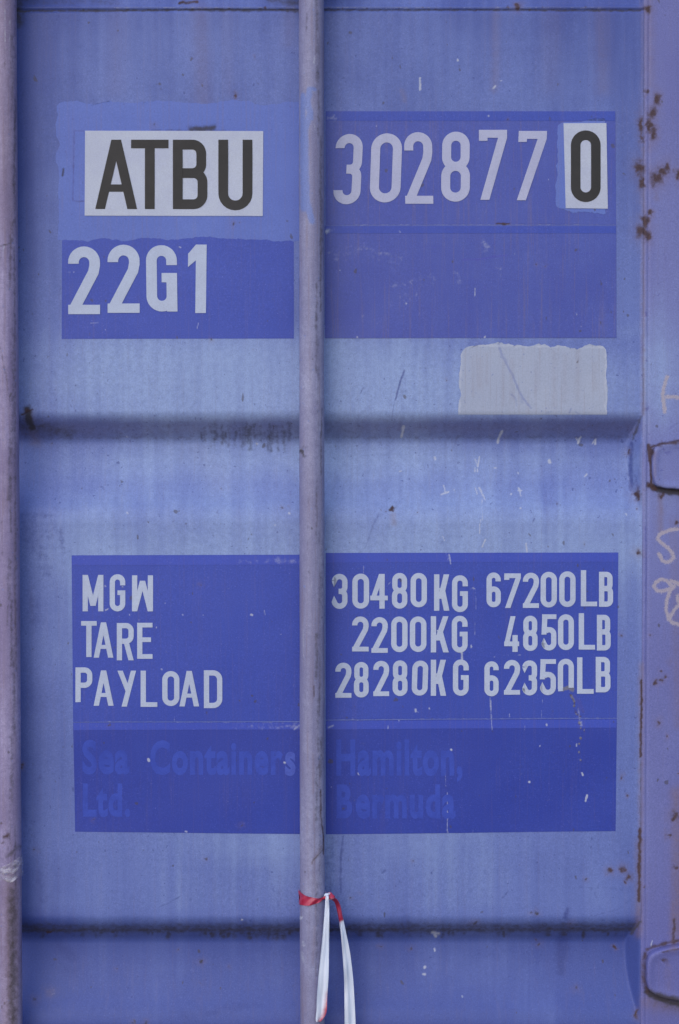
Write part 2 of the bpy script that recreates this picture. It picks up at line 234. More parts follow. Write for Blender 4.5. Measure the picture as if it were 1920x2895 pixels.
# chalk scrawl on the door edge
for pts in [[r5(655, 650), r5(625, 740), r5(608, 850), r5(630, 1040)], [r5(650, 875), r5(700, 872), r5(788, 882)],
            [r6(770, 375), r6(690, 388), r6(620, 412), r6(565, 445), r6(548, 485), r6(590, 530), r6(650, 575), r6(705, 635), r6(730, 690), r6(700, 730), r6(650, 748), r6(600, 725), r6(565, 655)],
            [r6(700, 1010), r6(650, 950), r6(590, 935), r6(525, 975), r6(505, 1020), r6(540, 1060), r6(600, 1070), r6(690, 1045)],
            [r6(735, 1010), r6(680, 1080), r6(650, 1180), r6(645, 1290), r6(675, 1380), r6(720, 1425), r6(790, 1445)],
            [r6(680, 1370), r6(730, 1290), r6(790, 1220)], [r6(700, 955), r6(760, 975), r6(800, 1000)], [r6(770, 1120), r6(775, 1170), r6(800, 1210)]]:
    mk(CHALK, pts, 5.6, .95); mk(STAIN, pts, 4.5, .35)
# grime in the two deep folds; the even bands paint in their shade
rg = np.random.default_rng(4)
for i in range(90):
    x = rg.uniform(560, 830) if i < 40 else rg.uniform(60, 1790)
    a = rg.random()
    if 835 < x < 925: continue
    mk(DIRT_SHADE, [(x, 1195 + 30 * rg.random()), (x + rg.uniform(-2, 2), 1240 + (35 if i < 40 else 14) * a * a)], rg.uniform(3, 9), rg.uniform(.25, .6) if i < 40 else rg.uniform(.1, .35))
    mk(DIRT_SHADE, [(x, 2628), (x + rg.uniform(-3, 3), 2638 + 14 * a * a)], rg.uniform(4, 11), rg.uniform(.3, .8))
mk(DIRT_SHADE, [(60, 1238), (1785, 1236)], 6, .35); mk(STAIN, [(60, 1212), (1800, 1208)], 30, .42); mk(DIRT_SHADE, [(60, 1216), (1800, 1213)], 24, .16); mk(DIRT_SHADE, [(60, 2630), (1790, 2628)], 9, .75); mk(DIRT_SHADE, [(60, 2622), (1800, 2618)], 12, .55)
mk(DIRT_SHADE, [(1790, 1240), (1812, 1180)], 6, .75); mk(DIRT_SHADE, [(1786, 2640), (1810, 2606)], 6, .75); mk(DIRT_SHADE, [(55, 1200), (200, 1225)], 26, .5); mk(DIRT_SHADE, [(55, 2620), (140, 2624)], 16, .6)
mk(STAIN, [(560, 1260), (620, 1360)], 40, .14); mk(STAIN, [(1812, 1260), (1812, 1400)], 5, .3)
# rust round the hinges; dark lines below them paint in their shadow
mk(RUST, [r5(455, 1420), r5(480, 1500)], 8, 1.2, 'all'); mk(RUST, [r5(480, 1435), r5(600, 1400), r5(790, 1370)], 5, .95, 'all'); mk(RUST, [r5(600, 1410)], 8, 1, 'all'); mk(RUST, [r5(740, 1380), r5(788, 1380)], 7, .9, 'all')
mk(RUST, [r5(470, 1500), r5(485, 1840)], 2.4, 1, 'all'); mk(RUST, [r5(455, 1850), r5(520, 1900)], 8, 1.1, 'all'); mk(DIRT_SHADE, [r5(520, 1890), r5(640, 1925), r5(800, 1930)], 9, 1.2, 'all'); mk(RUST, [r5(590, 1970)], 8, 1, 'all')
mk(STAIN, [r5(520, 1480), r5(515, 1750)], 6, .6, 'all')
mk(RUST, [r7(290, 1810), r7(350, 1780), r7(480, 1750), r7(528, 1745)], 6, .8, 'all'); mk(RUST, [r7(275, 1840), r7(265, 1900), r7(265, 2040), r7(290, 2120)], 8, .7, 'all'); mk(DIRT_SHADE, [r7(290, 2120), r7(380, 2155), r7(528, 2185)], 10, 1.0, 'all')
mk(RUST, [r7(400, 1885), r7(528, 1890)], 4, .9, 'all'); mk(STAIN, [r7(300, 2200), r7(528, 2240)], 22, .8, 'all'); mk(DIRT_SHADE, [r7(350, 2200), r7(528, 2260)], 20, .35, 'all'); mk(RUST, [r7(400, 1830), r7(528, 1800)], 2.4, .7, 'all'); mk(STAIN, [r7(455, 1930), r7(455, 2100)], 6, .5, 'all')
mk(DIRT_SHADE, [(1838, 1372), (1858, 1384), (1890, 1392), (1925, 1394)], 8, 1.3, 'all'); mk(DIRT_SHADE, [(1826, 2802), (1855, 2822), (1925, 2842)], 9, 1.0, 'all')  # shadow under each hinge, painted onto the steel
mk(RUST, [(1834, 1264), (1838, 1300)], 6, 1.1, 'all'); mk(RUST, [(1838, 1300), (1841, 1368)], 2.6, 1, 'all')
# bars
for x0_ in (903, 36):
    y_ = -40
    while y_ < 2940:
        L_ = rg.uniform(60, 300); xx_ = x0_ + rg.uniform(-9, 7); mk(DIRT_SHADE, [(xx_, y_), (xx_ + rg.uniform(-3, 3), y_ + L_)], rg.uniform(3, 6), rg.uniform(.3, .62), 'bar'); y_ += L_ * rg.uniform(.4, 1.0)
for k_ in range(46):
    x_ = rg.choice([868, 20]) + rg.uniform(-22, 30); y_ = rg.uniform(0, 2895); mk(rg.choice([DIRT_SHADE, DIRT_SHADE, PALE, STAIN]), [(x_, y_), (x_ + rg.uniform(-4, 4), y_ + rg.uniform(5, 120))], rg.uniform(1.4, 3.2), rg.uniform(.25, .6), 'bar')
for pts in [[(1304, 980), (1302, 1060), (1299, 1165)], [(1306, 980), (1400, 977), (1500, 979), (1600, 980), (1708, 982)], [(1712, 985), (1714, 1165)]]: mk(PALE, pts, 4.5, .55, 'patch')
for k_ in range(14): x_ = rg.uniform(1330, 1700); mk(STAIN, [(x_, rg.uniform(985, 1050)), (x_, rg.uniform(1080, 1170))], rg.uniform(3, 8), rg.uniform(.12, .3), 'patch')
mk(BLUE, [l1(1430, 415), l1(1420, 470), l1(1432, 520), l1(1410, 600), l1(1412, 800), l1(1416, 930), l1(1440, 1020)], 9, 1.3, 'bar'); mk(BLUE, [l1(1400, 440), l1(1398, 640), l1(1400, 760)], 8, 1.2, 'bar')
mk(BLUE, [l1(1400, 640), l1(1404, 960)], 11, 1.1, 'bar'); mk(BLUE, [l1(1440, 408), l1(1455, 412)], 5, 1.1, 'bar'); mk(BLUE, [l1(1436, 500), l1(1442, 550)], 5, 1.0, 'bar')
mk(DIRT_SHADE, [l3(1395, 1045)], 6, .9, 'bar', 12); mk(DIRT_SHADE, [l3(1405, 1060)], 5, .7, 'bar'); mk(PALE, [l3(1390, 1030)], 5, .7, 'bar'); mk(DIRT_SHADE, [l3(1408, 1020)], 5, .5, 'bar')
mk(RUST, [l5(1450, 980), l5(1450, 1030)], 2.4, .9, 'bar'); mk(DIRT_SHADE, [l5(1428, 450), l5(1430, 460)], 5, .5, 'bar'); mk(RUST, [l7(1482, 380), l7(1482, 500), l7(1494, 600), l7(1494, 680)], 2.2, .9, 'bar')
mk(STAIN, [l7(1490, 640), l7(1440, 720)], 4, .9, 'bar'); mk(DIRT_SHADE, [l7(1494, 655), l7(1440, 715)], 2.6, .6, 'bar'); mk(PALE, [l9(1395, 318)], 7, .9, 'bar'); mk(PALE, [l9(1398, 440)], 6, .5, 'bar'); mk(PALE, [l9(1392, 480), l9(1400, 520)], 6, .4, 'bar')
mk(RUST, [l7(20, 600), l7(40, 590)], 6, .8, 'bar'); mk(RUST, [l7(8, 535)], 4, .9, 'bar'); mk(RUST, [l7(18, 620)], 5, .8, 'bar'); mk(DIRT_SHADE, [l7(30, 690), l7(92, 640)], 8, .6, 'bar')
mk(DIRT_SHADE, [l3(0, 90), l3(50, 78)], 2.6, .75, 'bar'); mk(DIRT_SHADE, [l3(5, 100), l3(3, 200)], 2, .5, 'bar'); mk(DIRT_SHADE, [l3(2, 560), l3(30, 700), l3(48, 830)], 3, .5, 'bar'); mk(DIRT_SHADE, [l5(40, 380), l5(35, 700)], 4, .5, 'bar')
mk(DIRT_SHADE, [l3(55, 900), l3(40, 1143)], 6, .5, 'bar'); mk(DIRT_SHADE, [l5(50, 0), l5(40, 120)], 7, .55, 'bar'); mk(STAIN, [(10, 0), (30, 640)], 30, .55, 'bar'); mk(STAIN, [(30, 2500), (30, 2895)], 30, .8, 'bar'); mk(DIRT_SHADE, [(34, 2520), (36, 2895)], 16, .7, 'bar')
mk(DIRT_SHADE, [(40, 700), (45, 1900)], 4, .5, 'bar')

# ------------------------------------------------------------------ shape of the door face
DEP = 0.031
Z1 = float(PW(960, 1177, 0)[1]); Z2 = float(PW(960, 1245, DEP)[1]); Z3 = float(PW(960, 1342, DEP)[1]); Z4 = float(PW(960, 1454, 0)[1])
TP = Z1 - float(PW(960, 2604, 0)[1])
XS = float(PW(1812, 1400, 0)[0])
def smin(a, b, k):
    h = np.clip(.5 + .5 * (b - a) / k, 0, 1); return b * (1 - h) + a * h - k * h * (1 - h)
def depth(x, z):
    zz = (z - Z1) % TP - TP          # 0 .. -TP, measured down from the top of a fold
    h1, h2, h3 = Z1 - Z2, Z1 - Z3, Z1 - Z4
    t = -zz; t = np.where(t > TP * .85, t - TP, t)   # just above a fold counts as before it
    a = t / h1 * DEP                  # down-facing slope
    b = (h3 - t) / (h3 - h2) * DEP    # up-facing slope
    p = smin(smin(a, np.full_like(a, DEP), .006), b, .022)
    p = -smin(-p, np.zeros_like(p), .008)
    side = (XS - x) / .016 * DEP
    sidel = (x + .60) / .03 * DEP
    side = -smin(-side, np.zeros_like(side), .003); sidel = np.maximum(sidel, 0)
    return np.minimum(smin(p, side, .004), sidel)
def wave(x, z):
    return (fbm(x * 3.1 + 7, z * 4.3 + 3, 31, 3) - .5) * .006 + (fbm(x * 14, z * 14, 77, 2) - .5) * .0008
def face_y(x, z): return depth(x, z) + wave(x, z)

# ------------------------------------------------------------------ mesh helpers
def link(name, me, parent=None, label=None, cat=None, group=None, kind=None):
    o = bpy.data.objects.new(name, me); COL.objects.link(o)
    if parent: o.parent = parent
    if label: o['label'] = label
    if cat: o['category'] = cat
    if group: o['group'] = group
    if kind: o['kind'] = kind
    return o
def grid_mesh(name, X, Y, Z, mat, marks=None, extra=None, skirt=0, close_u=False):
    nv, nu = X.shape
    co = np.stack([X, Y, Z], -1).reshape(-1, 3)
    idx = np.arange(nu * nv).reshape(nv, nu)
    a, b, c, d = idx[:-1, :-1], idx[:-1, 1:], idx[1:, 1:], idx[1:, :-1]
    F = np.stack([a, b, c, d], -1).reshape(-1, 4)
    if close_u:
        F = np.concatenate([F, np.stack([idx[:-1, -1], idx[:-1, 0], idx[1:, 0], idx[1:, -1]], -1)])
    nb = 0
    if skirt:
        ring = np.concatenate([idx[0, :], idx[1:, -1], idx[-1, -2::-1], idx[-2:0:-1, 0]])
        rt = co[ring].copy(); rc = rt.copy(); rc[:, 1] += skirt
        base = len(co); n = len(ring); co = np.concatenate([co, rt, rc]); k = np.arange(n); k2 = (k + 1) % n
        F = np.concatenate([F, np.stack([base + k, base + n + k, base + n + k2, base + k2], -1)])
    me = bpy.data.meshes.new(name)
    me.vertices.add(len(co)); me.vertices.foreach_set('co', co.astype(np.float32).ravel())
    me.loops.add(F.size); me.loops.foreach_set('vertex_index', F.astype(np.int32).ravel())
    me.polygons.add(len(F)); me.polygons.foreach_set('loop_start', (np.arange(len(F)) * 4).astype(np.int32))
    me.polygons.foreach_set('use_smooth', np.ones(len(F), bool))
    me.update(calc_edges=True)
    if marks is not None:
        sx, sy = SP(co[:, 0], co[:, 1], co[:, 2])
        m = eval_marks(sx, sy, marks)
        if extra is not None:
            m = extra(m, sx, sy)
        for n_, s_ in (('wear_a', m[:, :4]), ('wear_b', m[:, 4:])):
            at = me.color_attributes.new(n_, 'FLOAT_COLOR', 'POINT'); at.data.foreach_set('color', np.ascontiguousarray(s_, np.float32).ravel())
    me.materials.append(mat)
    return me
class Soup:
    def __init__(s): s.v = []; s.f = []
    def box(s, x0, y0, z0, x1, y1, z1):
        b = len(s.v); s.v += [(x, y, z) for z in (z0, z1) for y in (y0, y1) for x in (x0, x1)]
        s.f += [tuple(b + i for i in q) for q in ((0, 2, 3, 1), (4, 5, 7, 6), (0, 1, 5, 4), (2, 6, 7, 3), (0, 4, 6, 2), (1, 3, 7, 5))]
    def poly(s, pts3, th=0):
        b = len(s.v); s.v += [tuple(p) for p in pts3]; n = len(pts3); s.f.append(tuple(range(b, b + n)))
        if th:
            s.v += [(p[0], p[1] + th, p[2]) for p in pts3]
            for i in range(n): j = (i + 1) % n; s.f.append((b + i, b + n + i, b + n + j, b + j))
    def mesh(s, name, mat, bevel=0):
        me = bpy.data.meshes.new(name); me.from_pydata(s.v, [], s.f); me.update(); me.materials.append(mat); return me

# ------------------------------------------------------------------ materials
def srgb(r, g, b):
    f = lambda c: (c / 255 / 12.92) if c / 255 <= .04045 else ((c / 255 + .055) / 1.055) ** 2.4
    return (f(r), f(g), f(b), 1)
class NB:
    def __init__(s, name):
        s.m = bpy.data.materials.new(name); s.m.use_nodes = True; s.t = s.m.node_tree; s.n = s.t.nodes; s.l = s.t.links
        s.b = s.n['Principled BSDF']
        s.tc = s.n.new('ShaderNodeTexCoord').outputs['Object']
    def put(s, sock, v):
        if isinstance(v, bpy.types.NodeSocket): s.l.new(v, sock)
        else: sock.default_value = v
    def math(s, op, a, b=0.0, c=None, clamp=False):
        n = s.n.new('ShaderNodeMath'); n.operation = op; n.use_clamp = clamp; s.put(n.inputs[0], a); s.put(n.inputs[1], b)
        if c is not None: s.put(n.inputs[2], c)
        return n.outputs[0]
    def noise(s, scale, detail=3, rough=.6, sc=(1, 1, 1), off=0):
        mp = s.n.new('ShaderNodeMapping'); s.l.new(s.tc, mp.inputs[0]); mp.inputs['Scale'].default_value = sc; mp.inputs['Location'].default_value = (off, off * 1.7, off * .6)
        n = s.n.new('ShaderNodeTexNoise'); s.l.new(mp.outputs[0], n.inputs['Vector']); n.inputs['Scale'].default_value = scale; n.inputs['Detail'].default_value = detail; n.inputs['Roughness'].default_value = rough
        return n.outputs[0]
    def ramp(s, v, a, b, lo=0.0, hi=1.0):
        n = s.n.new('ShaderNodeMapRange'); n.interpolation_type = 'SMOOTHSTEP'; s.put(n.inputs[0], v)
        for i, q in zip((1, 2, 3, 4), (a, b, lo, hi)): n.inputs[i].default_value = q
        return n.outputs[0]
    def mix(s, f, a, b, mode='MIX'):
        n = s.n.new('ShaderNodeMix'); n.data_type = 'RGBA'; n.blend_type = mode
        s.put(n.inputs[0], f); s.put(n.inputs[6], a); s.put(n.inputs[7], b); return n.outputs[2]
    def attr(s, name):
        a = s.n.new('ShaderNodeAttribute'); a.attribute_name = name
        x = s.n.new('ShaderNodeSeparateColor'); s.l.new(a.outputs['Color'], x.inputs[0]); return x.outputs[0], x.outputs[1], x.outputs[2], a.outputs['Alpha']
    def bump(s, h, strength=.2, dist=.001):
        n = s.n.new('ShaderNodeBump'); n.inputs['Strength'].default_value = strength; n.inputs['Distance'].default_value = dist; s.put(n.inputs['Height'], h); s.l.new(n.outputs[0], s.b.inputs['Normal'])

C_RUST = (.062, .038, .048, 1); C_STAIN = (.23, .155, .17, 1); C_DIRT_SHADE = (.055, .050, .058, 1); C_PALE = (.52, .56, .72, 1); C_CHALK = (.46, .41, .50, 1)
def worn(name, light, deep, scuff, rough=.5, streak=.25, mottle=.16, fade_shade=True, spec=.35, deepnoise=(.35, .75), grain=.15):
    b = NB(name)
    ru, di, pa, bl = b.attr('wear_a'); sta, ch, fa, ba = b.attr('wear_b')
    n1 = b.noise(3.2, 5, .6); n2 = b.noise(14, 5, .65, off=3); st_ = b.noise(9, 4, .6, (7, 1, .35), 5); st2 = b.noise(60, 3, .6, (5, 1, .12), 9)
    fine = b.noise(560, 2, .7); mid = b.noise(130, 3, .65, off=2); spk = b.noise(190, 1, .5, off=7)
    nn = b.math('ADD', b.math('MULTIPLY', n1, .6), b.math('MULTIPLY', n2, .4))
    if fade_shade:
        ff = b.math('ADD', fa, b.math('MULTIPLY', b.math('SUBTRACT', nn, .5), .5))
        base = b.mix(b.ramp(ff, .45, 1.0), b.mix(b.ramp(ff, .02, .50), deep, light), C_FADE_LIT)
    else: base = b.mix(b.ramp(nn, deepnoise[0], deepnoise[1]), deep, light)
    base = b.mix(b.math('MULTIPLY', b.ramp(st_, .42, .72), streak), base, deep)
    base = b.mix(b.math('MULTIPLY', b.ramp(st2, .5, .72), streak * .5), base, C_STAIN)
    base = b.mix(b.math('MULTIPLY', b.ramp(mid, .35, .7), mottle), base, deep)
    base = b.mix(b.math('MULTIPLY', b.ramp(spk, .70, .78), .55), base, scuff)
    tiny = b.noise(95, 1, .5, (1, 1, .7), 13)
    base = b.mix(b.math('MULTIPLY', b.ramp(tiny, .755, .80), .6), base, (.07, .06, .07, 1))
    nz = b.math('SUBTRACT', mid, .5); nf = b.math('SUBTRACT', fine, .5)
    base = b.mix(b.math('MULTIPLY', b.ramp(b.math('ADD', bl, b.math('MULTIPLY', nz, .9)), .15, .95), .75), base, scuff)
    base = b.mix(b.math('MULTIPLY', b.math('MULTIPLY', sta, b.math('ADD', .75, nz)), .62, clamp=True), base, C_STAIN)
    base = b.mix(b.math('MULTIPLY', b.ramp(b.math('ADD', ba, b.math('MULTIPLY', nz, 1.2)), .3, .6), .8), base, (.20, .20, .24, 1))
    base = b.mix(b.math('MULTIPLY', b.ramp(b.math('ADD', pa, b.math('MULTIPLY', nz, 1.1)), .15, .85), .8), base, C_PALE)
    base = b.mix(b.math('MULTIPLY', b.ramp(b.math('ADD', ch, b.math('MULTIPLY', nf, 1.3)), .15, .8), .8), base, C_CHALK)
    base = b.mix(b.math('MULTIPLY', b.ramp(b.math('ADD', di, b.math('MULTIPLY', nz, .9)), .12, 1.0), .88), base, C_DIRT_SHADE)
    base = b.mix(b.math('MULTIPLY', b.ramp(b.math('ADD', ru, b.math('MULTIPLY', nz, .9)), .08, 1.0), .95), base, b.mix(b.ramp(fine, .3, .7), C_RUST, (.090, .054, .062, 1)))
    g = b.math('ADD', 1 - grain / 2 * 1.0, b.math('MULTIPLY', nf, grain * 2.5))
    gn = b.n.new('ShaderNodeMix'); gn.data_type = 'RGBA'; gn.blend_type = 'MULTIPLY'; gn.inputs[0].default_value = 1
    cc = b.n.new('ShaderNodeCombineColor'); [b.l.new(g, cc.inputs[i]) for i in range(3)]
    b.l.new(base, gn.inputs[6]); b.l.new(cc.outputs[0], gn.inputs[7])
    b.l.new(gn.outputs[2], b.b.inputs['Base Color'])
    b.put(b.b.inputs['Roughness'], b.math('ADD', rough, b.math('ADD', b.math('MULTIPLY', nz, .25), b.math('MULTIPLY', b.math('ADD', ru, di), .3)), clamp=True))
    b.b.inputs['Specular IOR Level'].default_value = spec
    b.bump(b.math('ADD', b.math('MULTIPLY', mid, .5), b.math('SUBTRACT', b.math('MULTIPLY', fine, .3), b.math('MULTIPLY', ru, .8))), .35, .0006)
    return b.m
def plain(name, c, c2_, rough=.5, scale=60, grain=.15, spec=.3, sc_=(1, 1, 1)):
    b = NB(name)
    n = b.noise(scale, 4, .65, sc_); f = b.noise(560, 2, .7); n3 = b.noise(12, 4, .6, off=4)
    base = b.mix(b.ramp(b.math('ADD', b.math('MULTIPLY', n, .5), b.math('MULTIPLY', n3, .5)), .38, .66), c, c2_)
    g = b.math('ADD', 1 - grain / 2, b.math('MULTIPLY', b.math('SUBTRACT', f, .5), grain * 2.5))
    cc = b.n.new('ShaderNodeCombineColor'); [b.l.new(g, cc.inputs[i]) for i in range(3)]
    b.l.new(b.mix(1.0, base, cc.outputs[0], 'MULTIPLY'), b.b.inputs['Base Color'])
    b.b.inputs['Roughness'].default_value = rough; b.b.inputs['Specular IOR Level'].default_value = spec
    return b.m
C_FADE_LIT = (.305, .410, .745, 1)
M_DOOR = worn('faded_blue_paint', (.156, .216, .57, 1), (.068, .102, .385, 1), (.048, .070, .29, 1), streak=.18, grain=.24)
M_STILE = worn('faded_violet_blue_paint', (.19, .215, .53, 1), (.145, .155, .45, 1), (.110, .12, .42, 1), streak=.18, grain=.24)
M_PATCH = worn('brushed_blue_repaint', (.135, .205, .61, 1), (.110, .168, .56, 1), (.10, .12, .44, 1), streak=.35, fade_shade=False)
M_PANEL = worn('dark_blue_film', (.047, .090, .52, 1), (.039, .075, .465, 1), (.06, .08, .44, 1), rough=.42, streak=.2, mottle=.2, fade_shade=False, grain=.24)
M_PANELV = worn('sun_faded_violet_film', (.090, .130, .50, 1), (.060, .087, .44, 1), (.07, .08, .48, 1), rough=.42, streak=.5, mottle=.25, fade_shade=False, grain=.24)
M_NAME = worn('old_blue_film', (.035, .071, .45, 1), (.028, .055, .40, 1), (.05, .07, .42, 1), rough=.42, streak=.2, mottle=.2, fade_shade=False, grain=.24)
M_STRIP = worn('bright_blue_film_strip', (.052, .096, .56, 1), (.044, .080, .51, 1), (.06, .08, .44, 1), rough=.4, fade_shade=False)
M_PALEP = worn('pale_grey_repaint', (.405, .455, .62, 1), (.36, .41, .59, 1), (.20, .24, .50, 1), streak=.4, fade_shade=False, mottle=.2)
M_BAR = worn('weathered_grey_steel', (.43, .45, .69, 1), (.22, .215, .40, 1), (.16, .24, .62, 1), rough=.45, streak=.75, mottle=.5, fade_shade=False, grain=.25)
M_BARP = worn('weathered_pinkish_steel', (.43, .39, .65, 1), (.22, .18, .36, 1), (.16, .24, .62, 1), rough=.45, streak=.75, mottle=.5, fade_shade=False, grain=.25)
M_WHITE = plain('white_film', (.51, .555, .71, 1), (.47, .51, .69, 1))
M_BLACK = plain('black_film', (.024, .023, .027, 1), (.032, .030, .034, 1), rough=.5)
M_LET = plain('pale_grey_film', (.50, .57, .77, 1), (.46, .52, .72, 1), scale=40)
M_LETV = plain('dulled_grey_film', (.47, .49, .71, 1), (.42, .44, .66, 1), scale=40)
M_GHOST = plain('ghosted_blue_film', (.046, .087, .52, 1), (.033, .064, .43, 1), scale=45)
M_GHOSTP = plain('ghosted_pale_film', (.08, .13, .58, 1), (.055, .08, .44, 1), scale=60)
M_BLUEP = plain('container_blue_paint', (.16, .20, .48, 1), (.12, .15, .42, 1))
M_RUBBER = plain('black_rubber', (.03, .03, .03, 1), (.04, .04, .04, 1), rough=.8)

# ------------------------------------------------------------------ the container
root = bpy.data.objects.new('shipping_container', None); COL.objects.link(root); root.location = (0, 0, 0)
root['label'] = 'faded blue steel shipping container door with locking bars and stuck-on numbers'; root['category'] = 'container'

def fade_shade_extra(m, sx, sy):
    # chalked bands of old paint, plus falloff and slope shade painted into the colour
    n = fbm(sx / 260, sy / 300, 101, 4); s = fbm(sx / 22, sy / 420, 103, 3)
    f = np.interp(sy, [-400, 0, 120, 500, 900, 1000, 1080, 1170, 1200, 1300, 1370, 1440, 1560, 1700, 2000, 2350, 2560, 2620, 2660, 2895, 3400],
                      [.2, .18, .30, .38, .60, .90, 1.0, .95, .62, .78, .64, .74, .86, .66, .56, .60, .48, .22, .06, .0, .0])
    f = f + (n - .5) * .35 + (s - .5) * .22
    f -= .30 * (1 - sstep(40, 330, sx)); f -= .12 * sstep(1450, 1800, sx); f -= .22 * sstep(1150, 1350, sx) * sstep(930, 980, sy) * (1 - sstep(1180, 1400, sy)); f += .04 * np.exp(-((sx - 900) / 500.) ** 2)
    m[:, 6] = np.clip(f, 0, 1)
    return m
def axis(lo, flo, fhi, hi, fine, coarse):
    return np.concatenate([np.arange(lo, flo, coarse), np.arange(flo, fhi, fine), np.arange(fhi, hi + 1e-6, coarse)])
FXL, FXH = float(PW(-20, 1447)[0]), float(PW(1940, 1447)[0]); FZL, FZH = float(PW(960, 2925)[1]), float(PW(960, -30)[1])
DZ0, DZ1 = .30, 2.46
xs = axis(-.60, FXL, XS + .002, XS + .002, .0015, .02); xs = np.unique(np.clip(xs, -.60, XS + .003)); zs = axis(DZ0, FZL, FZH, DZ1, .0015, .01)
X, Z = np.meshgrid(xs, zs)
Yd = face_y(X, Z)
# shallow groove of the top seam
zs_seam = PW(960, 29, 0)[1]
Yd = Yd + .0022 * np.exp(-((Z - zs_seam) / .0016) ** 2) - .0012 * np.exp(-((Z - zs_seam - .005) / .002) ** 2)
link('door_panel', grid_mesh('door_panel', X, Yd, Z, M_DOOR, ('door',), fade_shade_extra), root)

# stile: upright steel tube at the edge of the door, with its weld
xe = XS + .002; XR = .575
xs = np.unique(np.concatenate([np.arange(xe, FXH, .0015), np.arange(FXH, XR, .01), [XR]]))
X, Z = np.meshgrid(xs, zs)
t = (X - xe)
Ys = wave(X, Z) * .6 - .0015 * sstep(.0, .004, t) + .0016 * np.exp(-((t - .0075) / .0013) ** 2) * (.4 + .6 * fbm(Z * 9, Z * 0, 5, 2)) + (fbm(X * 90, Z * 60, 55, 2) - .5) * .0012 * np.exp(-(t / .006) ** 2)
Ys = Ys + .05 * sstep(XR - .004, XR, X)
def stile_extra(m, sx, sy):
    n = fbm(sx / 200, sy / 260, 111, 4)
    m[:, 6] = np.clip((.26 + .48 * np.exp(-((sy - 1150) / 480.) ** 2)) * (.5 + n) * (1 - .35 * sstep(1860, 1960, sx)) - .25 * sstep(2300, 2800, sy), 0, 1); return m
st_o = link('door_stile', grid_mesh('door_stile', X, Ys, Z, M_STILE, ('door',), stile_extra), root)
s = Soup(); s.box(-.665, 0.0, DZ0, -.60, .05, DZ1); link('door_stile', s.mesh('door_stile', M_BLUEP), root)
s = Soup(); s.box(XR, .012, DZ0, XR + .014, .05, DZ1); link('door_seal', s.mesh('door_seal', M_RUBBER), root)
s = Soup(); s.box(-.68, .012, DZ0, -.6655, .05, DZ1); link('door_seal', s.mesh('door_seal', M_RUBBER), root)
for x0, x1 in ((XR + .0145, XR + .16), (-1.95, -1.85)):
    s = Soup(); s.box(x0, -.006, .12, x1, .15, 2.59); link('corner_post', s.mesh('corner_post', M_BLUEP), root)
s = Soup(); s.box(-1.845, .004, 2.475, XR + .014, .15, 2.585); link('header', s.mesh('header', M_BLUEP), root)
s = Soup(); s.box(-1.845, .004, .14, XR + .014, .15, .285); link('sill', s.mesh('sill', M_BLUEP), root)
s = Soup(); s.box(-1.845, .0, DZ0, -.6805, .05, DZ1); link('door_leaf', s.mesh('door_leaf', M_BLUEP), root)
s = Soup(); s.box(-1.94, .155, .13, XR + .15, 6.0, 2.58); link('box_body', s.mesh('box_body', M_BLUEP), root)

# hinges: rounded blades standing proud of the stile
def hinge(pts, thick, label=None):
    """pts: outline in ruler units, left end rounded, running to the corner post"""
    P = np.array(pts, float)
    # resample the outline by chaikin
    for _ in range(3):
        Q = []
        for i in range(len(P)):
            a, b_ = P[i], P[(i + 1) % len(P)]
            Q += [a * .75 + b_ * .25, a * .25 + b_ * .75]
        P = np.array(Q)
    cx, cy = P.mean(0)
    rings = [(1.0, .004), (1.0, -thick * .55), (.985, -thick * .8), (.955, -thick * .95), (.90, -thick), (.80, -thick * .97), (.72, -thick * .90), (.6, -thick * .86), (.35, -thick * .85), (.1, -thick * .85), (0, -thick * .85)]
    X_, Y_, Z_ = [], [], []
    half = (P[:, 1].max() - P[:, 1].min()) / 2; hw = (P[:, 0].max() - P[:, 0].min()) / 2
    for k, dy in rings:
        ins = (1 - k) * half
        q = P.copy(); q[:, 0] = cx + (P[:, 0] - cx) * max(.05, (hw - ins) / hw); q[:, 1] = cy + (P[:, 1] - cy) * k
        x, z = PW(q[:, 0], q[:, 1], 0); X_.append(x); Z_.append(z); Y_.append(np.full_like(x, -.0015 + dy))
    X_, Y_, Z_ = map(np.array, (X_, Y_, Z_))
    ex = stile_extra
    o = link('hinge', grid_mesh('hinge', X_[:, ::-1], Y_[:, ::-1], Z_[:, ::-1], M_STILE, ('door', 'hinge'), ex, close_u=True), root)
    return o
for pts in ([r5(470, 1420), r5(500, 1840), r5(640, 1880), r5(800, 1900)], ):
    pass
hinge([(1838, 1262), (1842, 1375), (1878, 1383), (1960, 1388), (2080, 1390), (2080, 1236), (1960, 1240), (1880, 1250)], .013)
hinge([(1823, 2700), (1823, 2790), (1850, 2812), (1920, 2828), (2080, 2840), (2080, 2650), (1920, 2664), (1850, 2680)], .014)

